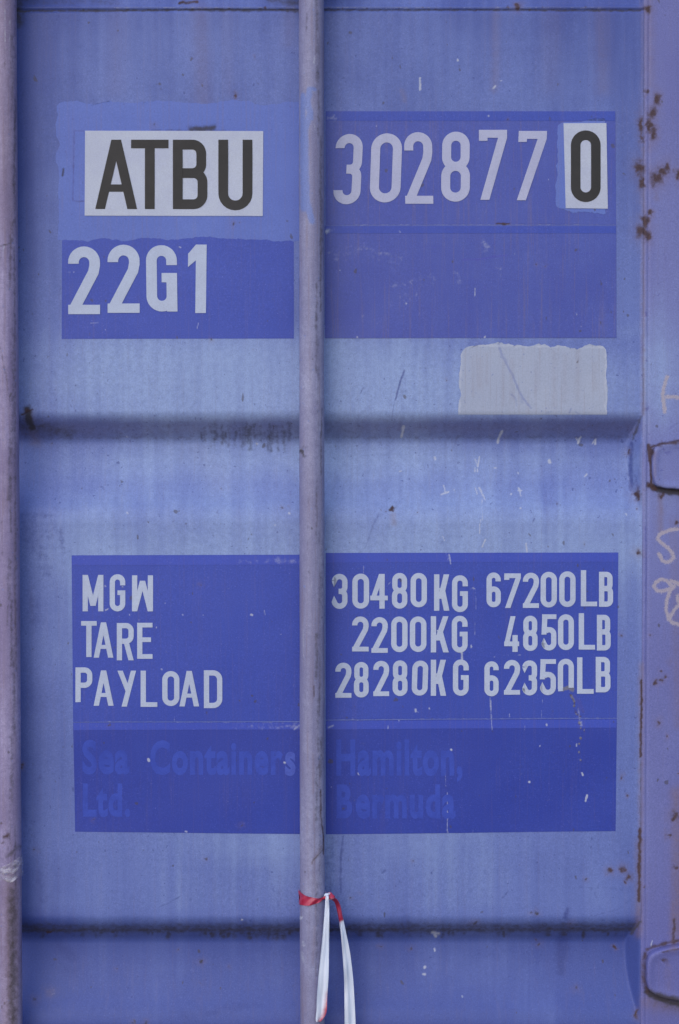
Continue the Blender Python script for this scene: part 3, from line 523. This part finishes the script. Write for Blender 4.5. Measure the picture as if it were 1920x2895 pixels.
# ------------------------------------------------------------------ thin sheets on the door face
def edge_noise(t, amp, seed, f=1.0):
    return (fbm(t / 41 * f, t * 0 + seed, seed, 5) - .5) * 2.6 * amp * (.35 + 1.1 * vnoise(t / 70, t * 0 + 3, seed + 7)) + (vnoise(t / 5.1, t * 0, seed + 3) - .5) * amp * .5 * vnoise(t / 33, t * 0 + 1, seed + 4)
def sheet(name, quad, mat, lift, parent=root, rough_=(0, 0, 0, 0), marks=('panel',), label=None, res=2.6, extra=None, rnd=(0, 0, 0, 0), wob=0, sk=None):
    """quad TL,TR,BR,BL in ruler units; rough_: raggedness of left, right, top, bottom"""
    TL, TR, BR, BL = [np.array(p, float) for p in quad]
    nu = max(2, int(np.hypot(*(TR - TL)) / res)); nv = max(2, int(np.hypot(*(BL - TL)) / res))
    u = np.linspace(0, 1, nu)[None, :]; v = np.linspace(0, 1, nv)[:, None]
    L = TL[:, None, None] * (1 - v) + BL[:, None, None] * v; Rr = TR[:, None, None] * (1 - v) + BR[:, None, None] * v
    sx = L[0] * (1 - u) + Rr[0] * u; sy = L[1] * (1 - u) + Rr[1] * u
    seed = abs(hash(name)) % 7 + int(TL[0]) % 50
    if any(rough_):
        lx = edge_noise(sy[:, 0], rough_[0], seed)[:, None] if rough_[0] else 0
        rx = edge_noise(sy[:, -1], rough_[1], seed + 5)[:, None] if rough_[1] else 0
        ty = edge_noise(sx[0], rough_[2], seed + 9)[None, :] if rough_[2] else 0
        by = edge_noise(sx[-1], rough_[3], seed + 13)[None, :] if rough_[3] else 0
        sx2 = sx + lx * (1 - u) + rx * u; sy2 = sy + ty * (1 - v) + by * v
        if wob: sy2 = sy2 + (fbm(sx / 90, sy * 0, seed + 21, 2) - .5) * 2 * wob * (1 - v)
        sx, sy = sx2, sy2
    for (r_, isR, isB) in ((rnd[0], 0, 0), (rnd[1], 1, 0), (rnd[2], 1, 1), (rnd[3], 0, 1)):
        if r_:
            hgt = abs(BL[1] - TL[1]); dd = (v if not isB else 1 - v) * hgt; ins = np.where(dd < r_, r_ - np.sqrt(np.maximum(r_ ** 2 - (r_ - dd) ** 2, 0)), 0)
            sx = sx + (-ins * u if isR else ins * (1 - u))
    x, z = PW(sx, sy, 0)
    y = face_y(x, z) - lift
    X, Y, Zz = x[::-1], y[::-1], z[::-1]
    return link(name, grid_mesh(name, X, Y, Zz, mat, marks, extra, skirt=(lift + .0003) if sk is None else sk), parent, label)

o_patch = sheet('repaint_patch', [(160, 292), (856, 292), (856, 676), (166, 676)], M_PATCH, .0004, sk=.0002, rough_=(6, 0, 7, 8), rnd=(22, 0, 0, 6), wob=9, label='brighter blue brush-painted rectangle behind the white owner code sticker', marks=('all',))
o_old = sheet('size_code_panel', [(176, 640), (831, 640), (831, 957), (174, 958)], M_PANEL, .0003)
# the patch was brushed over the panel: its lower edge lies on top
o_owner = sheet('owner_code_sticker', [(241, 370), (744.5, 371), (743, 611), (240, 610)], M_WHITE, .0012, marks=('none',))
o_serial = sheet('serial_number_panel', [(921, 314), (1740, 314), (1742, 636), (921, 636)], M_PANELV, .0004)
sheet('panel_strip', [(922, 316), (1739, 316), (1739, 342), (922, 342)], M_PANEL, .0007, o_serial)
o_blank = sheet('blank_panel', [(919, 637.5), (1742, 637.5), (1743, 955), (919, 956)], M_PANELV, .0006)
sheet('panel_strip', [(920, 640), (1741, 640), (1741, 660), (920, 660)], M_PANEL, .0009, o_blank)
o_cpatch = sheet('brushed_margin', [(1574, 350), (1712, 336), (1712, 604), (1572, 590)], M_PATCH, .0007, sk=.0002, rough_=(8, 5, 6, 9), marks=('all',), rnd=(14, 8, 8, 14))
o_check = sheet('check_digit_sticker', [(1593, 349), (1714, 348.5), (1718, 590.5), (1599, 589)], M_WHITE, .0014, marks=('none',))
o_pale = sheet('pale_paint_patch', [(1300, 976), (1714, 981), (1718, 1172), (1297, 1172)], M_PALEP, .0004, sk=.0002, rough_=(6, 6, 9, 0), marks=('patch',), rnd=(34, 18, 0, 0))
o_wl = sheet('weight_panel', [(202.6, 1570), (860, 1568), (860, 2039), (207, 2041)], M_PANEL, .0004)
sheet('panel_strip', [(204, 1572), (859, 1570), (859, 1596), (204, 1598)], M_STRIP, .0007, o_wl)
o_wr = sheet('weight_panel', [(921, 1563), (1748.5, 1562), (1744, 2030), (921, 2035)], M_PANEL, .0004)
sheet('panel_strip', [(922, 1565), (1747, 1564), (1747, 1588), (922, 1590)], M_STRIP, .0007, o_wr)
o_nl = sheet('owner_name_panel', [(207, 2042.5), (860, 2041), (860, 2358), (212, 2352)], M_NAME, .0005)
sheet('panel_strip', [(208, 2044), (859, 2043), (859, 2062), (208, 2064)], M_STRIP, .0008, o_nl)
o_nr = sheet('owner_name_panel', [(921, 2036.5), (1744, 2031.5), (1741, 2350), (921, 2359)], M_NAME, .0005)
sheet('panel_strip', [(922, 2039), (1743, 2034), (1743, 2057), (922, 2062)], M_STRIP, .0008, o_nr)
for o, t_ in ((o_serial, 'blue film panel with the serial number'), (o_blank, 'bare violet-blue film panel under the serial number'), (o_old, 'dark blue panel with the size and type code'),
              (o_wl, 'dark blue panel naming the weights'), (o_wr, 'dark blue panel with the weights in kilograms and pounds'), (o_pale, 'pale grey brushed rectangle'), (o_cpatch, 'lighter blue paint round the check digit sticker'),
              (o_nl, 'dark blue panel with a faded company name'), (o_nr, 'dark blue panel with a faded place name')):
    o['label'] = t_

# ------------------------------------------------------------------ lettering: narrow grotesque, cut from film
def arc(cx, cy, r, a0, a1, n=12, ry=None):
    ry = ry or r
    return [(cx + r * math.cos(math.radians(a0 + (a1 - a0) * i / n)), cy + ry * math.sin(math.radians(a0 + (a1 - a0) * i / n))) for i in range(n + 1)]
def stroke(pts, s, closed=False):
    p = [pts[0]]
    for q_ in pts[1:]:
        if math.hypot(q_[0] - p[-1][0], q_[1] - p[-1][1]) > 1e-4: p.append(q_)
    if closed and math.hypot(p[0][0] - p[-1][0], p[0][1] - p[-1][1]) < 1e-4: p.pop()
    n = len(p); L, Rr = [], []
    for i in range(n):
        a = p[i - 1] if (i > 0 or closed) else None; b_ = p[(i + 1) % n] if (i < n - 1 or closed) else None
        def nrm(u, v): d = math.hypot(v[0] - u[0], v[1] - u[1]); return (-(v[1] - u[1]) / d, (v[0] - u[0]) / d)
        if a is None: m = nrm(p[i], b_); k = 1
        elif b_ is None: m = nrm(a, p[i]); k = 1
        else:
            n1, n2 = nrm(a, p[i]), nrm(p[i], b_); m = (n1[0] + n2[0], n1[1] + n2[1]); d = math.hypot(*m); m = (m[0] / d, m[1] / d)
            k = 1 / max(.5, m[0] * n1[0] + m[1] * n1[1])
        L.append((p[i][0] + m[0] * s / 2 * k, p[i][1] + m[1] * s / 2 * k)); Rr.append((p[i][0] - m[0] * s / 2 * k, p[i][1] - m[1] * s / 2 * k))
    out = []
    for i in range(n if closed else n - 1):
        j = (i + 1) % n; out.append([L[i], L[j], Rr[j], Rr[i]])
    return out
def glyph(ch, w, h, s):
    """list of pieces; each piece is a list of polygons that share a level"""
    G = []
    Rc = lambda x0, y0, x1, y1: G.append([[(x0, y0), (x1, y0), (x1, y1), (x0, y1)]])
    D = lambda xb, xt, ww, y0, y1: G.append([[(xb, y0), (xb + ww, y0), (xt + ww, y1), (xt, y1)]])
    St = lambda pts, closed=False, t=None: G.append(stroke(pts, t or s, closed))
    hs = s * .5; c = (w - s) / 2; H = s * .88
    def loop(x0, y0, x1, y1):
        r = min((x1 - x0 - s) / 2, (y1 - y0 - s) / 2)
        a, b_, e, f = x0 + hs + r, x1 - hs - r, y0 + hs + r, y1 - hs - r
        St(arc(b_, f, r, 0, 90) + arc(a, f, r, 90, 180) + arc(a, e, r, 180, 270) + arc(b_, e, r, 270, 360), True)
    def bowl(x0, y0, x1, y1, r=None):
        r = r or min((x1 - x0) * .45, (y1 - y0) / 2 - hs - .01)
        St([(x0, y1 - hs)] + arc(x1 - hs - r, y1 - hs - r, r, 90, 0) + arc(x1 - hs - r, y0 + hs + r, r, 0, -90) + [(x0, y0 + hs)])
    if ch in '0O': loop(0, 0, w, h)
    elif ch == 'n0':
        pass
    elif ch == 'U': St([(hs, h)] + arc(w / 2, c + hs, c, 180, 360) + [(w - hs, h)])
    elif ch == 'T': Rc(0, h - H, w, h); Rc(w / 2 - hs, 0, w / 2 + hs, h - H)
    elif ch == 'L': Rc(0, 0, s, h); Rc(s, 0, w, H)
    elif ch == 'E': Rc(0, 0, s, h); Rc(s, 0, w, H); Rc(s, h - H, w, h); Rc(s, h * .53 - H / 2, w * .9, h * .53 + H / 2)
    elif ch == 'D': Rc(0, 0, s, h); bowl(s, 0, w, h, w * .36)
    elif ch == 'P': Rc(0, 0, s, h); bowl(s, h * .41, w, h)
    elif ch == 'R': Rc(0, 0, s, h); bowl(s, h * .44, w, h); D(w - s, w * .42, s, 0, h * .46)
    elif ch == 'B': Rc(0, 0, s, h); m = h * .52; bowl(s, m - hs, w * .965, h, w * .26); bowl(s, 0, w, m + hs, w * .26)
    elif ch == 'A':
        D(0, w / 2 - hs, s, 0, h); D(w - s, w / 2 - hs, s, 0, h); y0, y1 = h * .25, h * .25 + H * .85
        xa = s + (w / 2 - hs - 0) * y0 / h - s * .1; Rc(xa, y0, w - xa, y1)
    elif ch == 'M': Rc(0, 0, s, h); Rc(w - s, 0, w, h); D(w / 2 - hs, 0.0, s, h * .15, h); D(w / 2 - hs, w - s, s, h * .15, h)
    elif ch == 'W': Rc(0, 0, s, h); Rc(w - s, 0, w, h); D(0.0, w / 2 - hs, s, 0, h * .85); D(w - s, w / 2 - hs, s, 0, h * .85)
    elif ch == 'Y': D(w * .22, w - s, s, 0, h); D(w * .44, 0, s, h * .42, h)
    elif ch == 'K': Rc(0, 0, s, h); D(s * .7, w - s * 1.1, s * 1.05, h * .33, h); D(w - s * 1.05, w * .33, s * 1.05, 0, h * .62)
    elif ch == '1': Rc(w - s, 0, w, h * .999); G.append([[(0, h * .67), (w - s, h * .77), (w - s, h), (w * .55, h), (0, h * .865)]])
    elif ch == '7': Rc(0, h - H, w, h); Rc(0, h - H * 1.38, s * .95, h - H); D(w * .05, w - s, s, 0, h - H)
    elif ch == '2':
        St([(hs, h * .745)] + arc(w / 2, h - hs - c, c, 180, 0, 16) + [(w - hs, h * .72), (w - hs - c * .12, h * .62), (s * .58, H * .6)]); Rc(0, 0, w, H)
    elif ch == '3':
        m = h * .5; r = c * .8
        St([(hs, h * .80)] + arc(w / 2, h - hs - c, c, 180, 0, 16) + arc(w - hs - r, m + r, r, 0, -90, 8) + [(w * .44, m)])
        St([(hs, h * .20)] + arc(w / 2, hs + c, c, -180, 0, 16) + arc(w - hs - r, m - r, r, 0, 90, 8) + [(w * .44, m)])
    elif ch == '8': m = h * .505; loop(w * .02, m - hs, w * .98, h); loop(0, 0, w, m + hs)
    elif ch == '6':
        loop(0, 0, w, h * .60); St([(hs, h * .3), (hs, h - hs - c)] + arc(w / 2, h - hs - c, c, 180, 0, 16) + [(w - hs, h * .745)])
    elif ch == '5':
        Rc(w * .04, h - H, w, h); G.append([[(w * .0, h * .44), (s * .95, h * .44), (w * .04 + s, h - H), (w * .04, h - H)]])
        r = c * .95; St([(s * .8, h * .53), (w * .4, h * .575)] + arc(w - hs - r, h * .575 - r, r, 75, 0, 8) + arc(w / 2, hs + c, c, 0, -180, 16) + [(hs, h * .20)])
    elif ch == 'G':
        St([(w - hs, h * .70)] + arc(w / 2, h - hs - c, c, 0, 180, 16) + arc(w / 2, hs + c, c, 180, 360, 16) + [(w - hs, h * .44)]); Rc(w * .5, h * .44, w, h * .44 + H)
    elif ch == 'g':
        return glyph('G', w, h, s) + [[[(w - s * .98, 0), (w, 0), (w, h * .44), (w - s * .98, h * .44)]]]
    elif ch == '4': Rc(w * .52, 0, w * .52 + s, h); D(0, w * .50, s * .95, h * .26, h); Rc(0, h * .24, w, h * .24 + H)
    elif ch == '4o': Rc(w * .55, 0, w * .55 + s, h * .47); D(0, w * .42, s * .95, h * .22, h); Rc(0, h * .16, w, h * .16 + H)
    return G
def lettering(name, items, mat, lift, parent, s, conv=lambda x, y: (x, y), label=None, ks=1.0):
    """items: (char, x0, x1, ytop, ybottom[, lean]) in crop units, conv -> ruler units"""
    sp = Soup()
    for it in items:
        ch, x0, x1, yt, yb = it[:5]; lean = it[5] if len(it) > 5 else 0
        (ax, ay), (bx, by) = conv(x0, yt), conv(x1, yb)
        w_, h_ = bx - ax, by - ay
        lean_off = lean * h_ ; w_ -= abs(lean_off)
        G = glyph(ch, w_, h_, s)
        for k, piece in enumerate(G):
            for poly in piece:
                pts = []
                for (gx, gy) in poly:
                    X_ = ax + gx + (lean_off * gy / h_ if lean_off > 0 else lean_off * (gy / h_ - 1)); Y_ = by - gy
                    x, z = PW(X_, Y_, 0); x = float(x); z = float(z)
                    pts.append((x, float(face_y(np.array([x]), np.array([z]))[0]) - lift - .00006 * k, z))
                area = sum(pts[i][0] * pts[(i + 1) % len(pts)][2] - pts[(i + 1) % len(pts)][0] * pts[i][2] for i in range(len(pts)))
                if area < 0: pts.reverse()
                sp.poly(pts, .0004)
    return link(name, sp.mesh(name, mat), parent, label)

lettering('lettering', [('A', 441, 634, 646, 966), ('T', 606, 779, 646, 966), ('B', 799, 958, 646, 966), ('U', 1009, 1166, 646, 972)], M_BLACK, .0016, o_owner, 27.5, l1, 'bold black letters ATBU')
lettering('lettering', [('3', 63, 196, 583, 888, .05), ('0', 222, 366, 580, 880, .035), ('2', 372, 500, 575, 886, -.02), ('8', 533, 661, 573, 877, .012), ('7', 698, 820, 565, 869, .0), ('7', 856, 994, 570, 871, .05)], M_LETV, .0011, o_serial, 25.5, c2, 'pale digits 302877')
lettering('lettering', [('0', 1097, 1226, 568, 879)], M_BLACK, .0018, o_check, 27, c2, 'bold black digit 0')
lettering('lettering', [('2', 315, 462, 93, 405), ('2', 497, 645, 85, 399), ('g', 674, 820, 87, 393, -.012), ('1', 866, 955, 84, 400, .012)], M_LET, .0010, o_old, 30, l3, 'pale characters 22G1')
rows = [[('M', 382, 478, 466, 634), ('G', 507, 579, 463, 634), ('W', 610, 707, 468, 634)],
        [('T', 375, 447, 679, 845), ('A', 433, 524, 685, 848), ('R', 540, 618, 688, 860), ('E', 634, 705, 687, 853)],
        [('P', 349, 427, 893, 1053), ('A', 433, 525, 907, 1070), ('Y', 543, 629, 908, 1074), ('L', 650, 727, 908, 1075), ('O', 750, 829, 910, 1071), ('A', 829, 920, 909, 1073), ('D', 942, 1027, 906, 1081)]]
for r_, t_ in zip(rows, ('pale letters MGW', 'pale letters TARE', 'pale letters PAYLOAD')): lettering('lettering', r_, M_LET, .0010, o_wl, 14.8, l5, t_)
rows = [[('3', 58, 127, 434, 586), ('0', 148, 221, 433, 585), ('4', 226, 302, 434, 585), ('8', 320, 387, 430, 585), ('0', 401, 472, 430, 579), ('K', 503, 570, 436, 594), ('G', 581, 650, 440, 600)],
        [('6', 731, 793, 428, 579), ('7', 808, 880, 432, 582), ('2', 889, 959, 429, 582), ('0', 966, 1037, 425, 580), ('0', 1047, 1118, 423, 578), ('L', 1141, 1212, 418, 575), ('B', 1220, 1281, 425, 577)],
        [('2', 147, 219, 619, 771), ('2', 231, 302, 622, 777), ('0', 317, 388, 619, 774), ('0', 398, 470, 619, 773), ('K', 489, 567, 618, 775), ('G', 580, 649, 616, 776)],
        [('4o', 808, 873, 618, 773), ('8', 890, 953, 616, 769), ('5', 970, 1035, 610, 767), ('0', 1042, 1111, 610, 765), ('L', 1132, 1203, 605, 763), ('B', 1211, 1271, 612, 767)],
        [('2', 74, 144, 820, 972), ('8', 155, 219, 817, 971), ('2', 239, 308, 812, 965), ('8', 323, 388, 810, 965), ('0', 405, 479, 811, 963, .03), ('K', 489, 556, 807, 964), ('G', 585, 654, 806, 964)],
        [('6', 722, 784, 814, 966), ('2', 807, 877, 808, 959), ('3', 886, 951, 810, 962), ('5', 963, 1033, 805, 961), ('n', 1041, 1111, 803, 948), ('L', 1125, 1197, 797, 955), ('B', 1206, 1270, 795, 949)]]
_g = glyph
def glyph(ch, w, h, s):
    if ch == 'n':      # the last zero, its lower end scraped away
        c = (w - s) / 2; return [stroke([(s / 2, h * .10), (s / 2, h - s / 2 - c)] + arc(w / 2, h - s / 2 - c, c, 180, 0, 16) + [(w - s / 2, h * .13)], s), stroke([(s / 2 + c * .05, h * .03), (s / 2, h * .11)], s * .9)]
    return _g(ch, w, h, s)
for r_, t_ in zip(rows, ('30480KG', '67200LB', '2200KG', '4850LB', '28280KG', '62350LB')): lettering('lettering', r_, M_LET, .0010, o_wr, 15.0, c6, 'pale characters ' + t_)

# old company name, a ghost in the film
def text_mesh(body, bold):
    cu = bpy.data.curves.new('t', 'FONT'); cu.body = body; cu.offset = bold; cu.resolution_u = 4
    ob = bpy.data.objects.new('t', cu); COL.objects.link(ob); bpy.context.view_layer.update()
    me = bpy.data.meshes.new_from_object(ob.evaluated_get(bpy.context.evaluated_depsgraph_get())); bpy.data.objects.remove(ob)
    n = len(me.vertices); co = np.zeros(n * 3); me.vertices.foreach_get('co', co)
    F = [tuple(p.vertices) for p in me.polygons]; bpy.data.meshes.remove(me); return co.reshape(-1, 3), F
def ghost(text, x0, x1, ybase, cap, mat, parent, label, lift=.00062, bold=.036):
    V, F, base = [], [], 0
    bar_w = text_mesh('|', 0)[0][:, 0]; o_ = bar_w.max()
    for i, ch in enumerate(text):
        adv = text_mesh(text[:i] + '|', 0)[0][:, 0].max() - o_ if i else 0.0
        c_, f_ = text_mesh(ch, bold); c_ = c_.copy(); c_[:, 0] += adv + i * .05; c_[:, 2] = (i % 2) * .00004
        V.append(c_); F += [tuple(v + base for v in f) for f in f_]; base += len(c_)
    co = np.concatenate(V); a, b_ = co[:, 0].min(), co[:, 0].max()
    sx = x0 + (co[:, 0] - a) / (b_ - a) * (x1 - x0); sy = ybase - co[:, 1] / .72 * cap
    x, z = PW(sx, sy, 0); y = face_y(x, z) - lift - co[:, 2]
    me = bpy.data.meshes.new('lettering'); me.from_pydata(np.stack([x, y, z], -1).tolist(), [], F); me.update(); me.materials.append(mat)
    return link('lettering', me, parent, label)
ghost('Sea', 233, 366, 2184, 92, M_GHOST, o_nl, 'faded letters Sea'); ghost('Container', 424, 800, 2186, 92, M_GHOST, o_nl, 'faded letters Container')
ghost('s', 806, 836, 2188, 92, M_GHOSTP, o_nl, 'paler last letter s'); ghost('Ltd.', 234, 368, 2305, 90, M_GHOST, o_nl, 'faded letters Ltd.')
ghost('Hamilton,', 951, 1308, 2188, 98, M_GHOST, o_nr, 'faded letters Hamilton'); ghost('B', 952, 996, 2309, 92, M_GHOST, o_nr, 'faded first letter B'); ghost('ermuda', 1006, 1288, 2309, 92, M_GHOST, o_nr, 'faded letters ermuda')

# ------------------------------------------------------------------ locking bars
def bar(sx_top, sx_bot, mat, rad, label, yc=-.036):
    xt, zt = PW(sx_top, 0, yc); xb, zb = PW(sx_bot, H_S, yc)
    zz = np.unique(np.concatenate([np.arange(.20, FZL, .02), np.arange(FZL, FZH, .002), np.arange(FZH, 2.56, .02)]))
    th = np.linspace(0, 2 * math.pi, 72, endpoint=False)
    T, Z = np.meshgrid(th, zz)
    cx = xb + (Z - zb) / (zt - zb) * (xt - xb)
    rr = rad + (fbm(T * 3, Z * 12, 41, 2) - .5) * .0005
    return link('locking_bar', grid_mesh('locking_bar', cx + rr * np.cos(T), yc + rr * np.sin(T), Z, mat, ('bar',), close_u=True), root, label)
b1 = bar(11, 28, M_BARP, .0178, 'pinkish grey locking bar with rust at its foot')
b2 = bar(880.5, 883.5, M_BAR, .0178, 'grey locking bar with a smear of blue paint')
for b_o in (b1, b2):
    xx = {b1: float(PW(20, 1447, -.036)[0]), b2: float(PW(882, 1447, -.036)[0])}[b_o]
    for zb_ in (2.40, .78, .42):
        s = Soup(); s.box(xx - .045, -.058, zb_ - .03, xx + .045, .004, zb_ + .03); link('bar_bracket', s.mesh('bar_bracket', M_BLUEP), root)

# ------------------------------------------------------------------ barrier tape knotted round the middle bar
def tape_mat():
    b = NB('red_white_film')
    a = b.n.new('ShaderNodeAttribute'); a.attribute_name = 'red'
    n = b.noise(90, 3, .6)
    redness = b.ramp(b.math('ADD', a.outputs['Fac'], b.math('MULTIPLY', b.math('SUBTRACT', n, .5), .25)), .34, .74)
    fold = b.noise(55, 3, .6, (4, 1, .25))
    white = b.mix(b.ramp(fold, .35, .65), (.58, .66, .86, 1), (.70, .76, .94, 1))
    red = b.mix(b.ramp(fold, .35, .65), (.36, .022, .065, 1), (.46, .045, .11, 1))
    col = b.mix(redness, white, red)
    b.l.new(col, b.b.inputs['Base Color']); b.b.inputs['Roughness'].default_value = .3
    b.b.inputs['Transmission Weight'].default_value = 0.0
    b.bump(fold, .4, .002)
    return b.m
M_TAPE = tape_mat()
tape = bpy.data.objects.new('barrier_tape', None); COL.objects.link(tape)
kx, kz = PW(925, 2533, -.045); tape.location = (float(kx), -.045, float(kz))
tape['label'] = 'red and white plastic barrier tape knotted round the grey steel bar'; tape['category'] = 'tape'
def ribbon(name, rows_, seedv=1, nu=16, sub=10, crease=.0022):
    """rows_: (xl, yl, xr, yr, depth_l, depth_r, red) in ruler units; smooth along"""
    A = np.array([r_[:7] for r_ in rows_], float); n = len(A); t = np.linspace(0, n - 1, (n - 1) * sub + 1)
    def cr(col):
        i = np.clip(np.floor(t).astype(int), 0, n - 2); f = t - i; g = lambda k: A[np.clip(k, 0, n - 1), col]
        p0, p1, p2, p3 = g(i - 1), g(i), g(i + 1), g(i + 2)
        return .5 * (2 * p1 + (p2 - p0) * f + (2 * p0 - 5 * p1 + 4 * p2 - p3) * f ** 2 + (3 * p1 - p0 - 3 * p2 + p3) * f ** 3)
    xl, yl, xr, yr, dl, dr, rd = [cr(k)[:, None] for k in range(7)]
    u = np.linspace(0, 1, nu)[None, :]
    sx = xl * (1 - u) + xr * u; sy = yl * (1 - u) + yr * u; dep = dl * (1 - u) + dr * u
    dep = dep + .35 * crease * np.sin(u * 9 + t[:, None] * .25 + seedv) * np.sin(u * math.pi) + .0015 * np.sin(u * 4 - t[:, None] * .3 + seedv * 2)
    x, z = PW(sx, sy, dep)
    me = grid_mesh(name, x, dep + 0 * x, z, M_TAPE)
    at = me.attributes.new('red', 'FLOAT', 'POINT')
    redv = (rd + 0 * u) if len(rows_[0]) < 8 else None
    if redv is None:
        e = np.array([r_[7] for r_ in rows_], float); ee = np.interp(t, np.arange(n), e)[:, None]; redv = rd + ee * (u - .5)
    at.data.foreach_set('value', np.ascontiguousarray(redv, np.float32).ravel())
    o = link(name, me, tape); o.matrix_parent_inverse = tape.matrix_world.inverted()
    return o
bpy.context.view_layer.update(); 
# wrap: goes round the bar
def wrap():
    n = 60; th = np.linspace(R(-185), R(5), n)        # front half, left to right, then round the back
    th = np.linspace(R(175), R(375), n)
    cx = float(PW(883, 2533, -.036)[0]); yc = -.036; r_ = .0192
    u = np.linspace(0, 1, 10)[:, None]; T = th[None, :]
    f = (T - th[0]) / (th[-1] - th[0])
    xx = cx + (r_ + .0012 * np.sin(f * 17 + u * 6) * np.sin(u * math.pi)) * np.cos(T); yy = yc + (r_ + .001 * np.sin(f * 23 + u * 5)) * np.sin(T)
    top = 2517 + 26 * f - 22 * np.clip(f - .62, 0, 1) ** 1 * 1.0 + 6 * np.sin(f * math.pi); bot = 2559 + 4 * np.sin(f * 3) - 34 * f ** 2.2
    sy = top * (1 - u) + bot * u
    z = PW(960, sy, -.05)[1]
    me = grid_mesh('tape_wrap', xx + 0 * u, yy + 0 * u, z, M_TAPE)
    at = me.attributes.new('red', 'FLOAT', 'POINT'); at.data.foreach_set('value', np.ascontiguousarray(np.ones_like(z) * np.where(f + 0 * u > .97, .3, 1.0), np.float32).ravel())
    o = link('tape_wrap', me, tape); o.matrix_parent_inverse = tape.matrix_world.inverted()
    # back half
    th = np.linspace(R(5), R(190), 40); T = th[None, :]; f = (T - th[0]) / (th[-1] - th[0])
    z2 = PW(960, (2525 * (1 - f) + 2517 * f) * (1 - u) + (2540 * (1 - f) + 2559 * f) * u, -.03)[1]
    me = grid_mesh('tape_wrap', cx + r_ * np.cos(T) + 0 * u, yc + r_ * np.sin(T) + 0 * u, z2, M_TAPE)
    at = me.attributes.new('red', 'FLOAT', 'POINT'); at.data.foreach_set('value', np.ones(z2.size, np.float32))
    o = link('tape_wrap', me, tape); o.matrix_parent_inverse = tape.matrix_world.inverted()
wrap()
D1 = -.058
ribbon('tape_end', [(*l9(1507, 205), *l9(1517, 207), D1 + .01, D1 + .01, .2, 0), (*l9(1504, 222), *l9(1518, 224), D1, D1, 0, 0), (*l9(1500, 270), *l9(1521, 272), D1, D1 + .002, 0, 0), (*l9(1496, 330), *l9(1521, 332), D1, D1, 0, 0),
                     (*l9(1488, 420), *l9(1520, 422), D1, D1 + .003, 0, 0), (*l9(1480, 500), *l9(1519, 503), D1, D1 + .002, 0, .1), (*l9(1471, 590), *l9(1517, 595), D1, D1, 0.1, .3), (*l9(1464, 680), *l9(1512, 680), D1, D1 + .003, .3, .55),
                     (*l9(1462, 740), *l9(1509, 745), D1, D1, .38, .7), (*l9(1458, 785), *l9(1502, 770), D1, D1, .5, .4), (*l9(1462, 800), *l9(1482, 797), D1, D1, .6, .3)], 1)
D2 = -.030
ribbon('tape_end', [(*c10(30, 200), *c10(34, 214), -.055, -.055, .2, 0), (*c10(48, 205), *c10(48, 217), -.05, -.05, .3, 0), (*c10(66, 210), *c10(58, 222), -.042, -.042, .8, 0), (*c10(84, 222), *c10(70, 232), -.036, -.036, 1, 0),
                     (*c10(97, 250), *c10(78, 255), D2, D2, 1, 0), (*c10(105, 290), *c10(88, 300), D2, D2, 1, -.2), (*c10(112, 320), *c10(92, 328), D2, D2 + .003, .35, .1), (*c10(122, 370), *c10(98, 372), D2, D2, .1, 0), (*c10(136, 440), *c10(104, 442), D2, D2 + .003, 0, 0),
                     (*c10(147, 520), *c10(110, 522), D2, D2, 0, 0), (*c10(154, 600), *c10(113, 600), D2, D2 + .004, 0, 0), (*c10(159, 690), *c10(114, 690), D2, D2, 0, 0), (*c10(163, 780), *c10(115, 780), D2, D2, 0, 0), (*c10(166, 880), *c10(118, 885), D2, D2, 0, 0)], 2)
# knot: a small crumpled lump
u = np.linspace(0, math.pi, 14)[:, None]; v = np.linspace(0, 2 * math.pi, 20, endpoint=False)[None, :]
rad = .0058 * (1 + .35 * np.sin(3 * v + 2 * u) * np.sin(u) + .2 * np.sin(5 * u + v))
X = float(kx) + .002 + rad * np.sin(u) * np.cos(v) * 1.2; Y = -.05 + rad * np.sin(u) * np.sin(v); Z = float(kz) + .0004 + rad * np.cos(u) * .85
me = grid_mesh('tape_knot', X, Y, Z, M_TAPE, close_u=True)
at = me.attributes.new('red', 'FLOAT', 'POINT'); at.data.foreach_set('value', np.ascontiguousarray((.45 + .5 * np.sin(v * 1.0 + u * 2)).astype(np.float32)).ravel())
o = link('tape_knot', me, tape); o.matrix_parent_inverse = tape.matrix_world.inverted()

# ------------------------------------------------------------------ scrap of clear film round the left-hand bar
b = NB('clear_film')
f_ = b.noise(30, 3, .7, (1, 1, 3)); b.b.inputs['Base Color'].default_value = (.62, .60, .74, 1); b.b.inputs['Roughness'].default_value = .25
b.put(b.b.inputs['Alpha'], b.ramp(f_, .36, .66, .10, .62)); b.bump(f_, .6, .003)
th = np.linspace(R(180), R(365), 50)[None, :]; v = np.linspace(0, 1, 24)[:, None]; f = (th - th[0, 0]) / (th[0, -1] - th[0, 0])
cx = float(PW(27, 2440, -.036)[0]); rr = .0186 + .0011 * np.abs(np.sin(f * 9 + v * 8)) + .0008 * np.sin(v * 15 - f * 11)
top = 2470 - 58 * f; bot = 2500 - 22 * f + 6 * np.sin(f * 14)
sy = top * (1 - v) + bot * v
me = grid_mesh('plastic_film_scrap', cx + rr * np.cos(th) + 0 * v, -.036 + rr * np.sin(th), PW(960, sy, -.05)[1], b.m)
o = link('plastic_film_scrap', me, None, 'crumpled clear plastic film stuck round the pinkish bar at the left edge', 'plastic film')
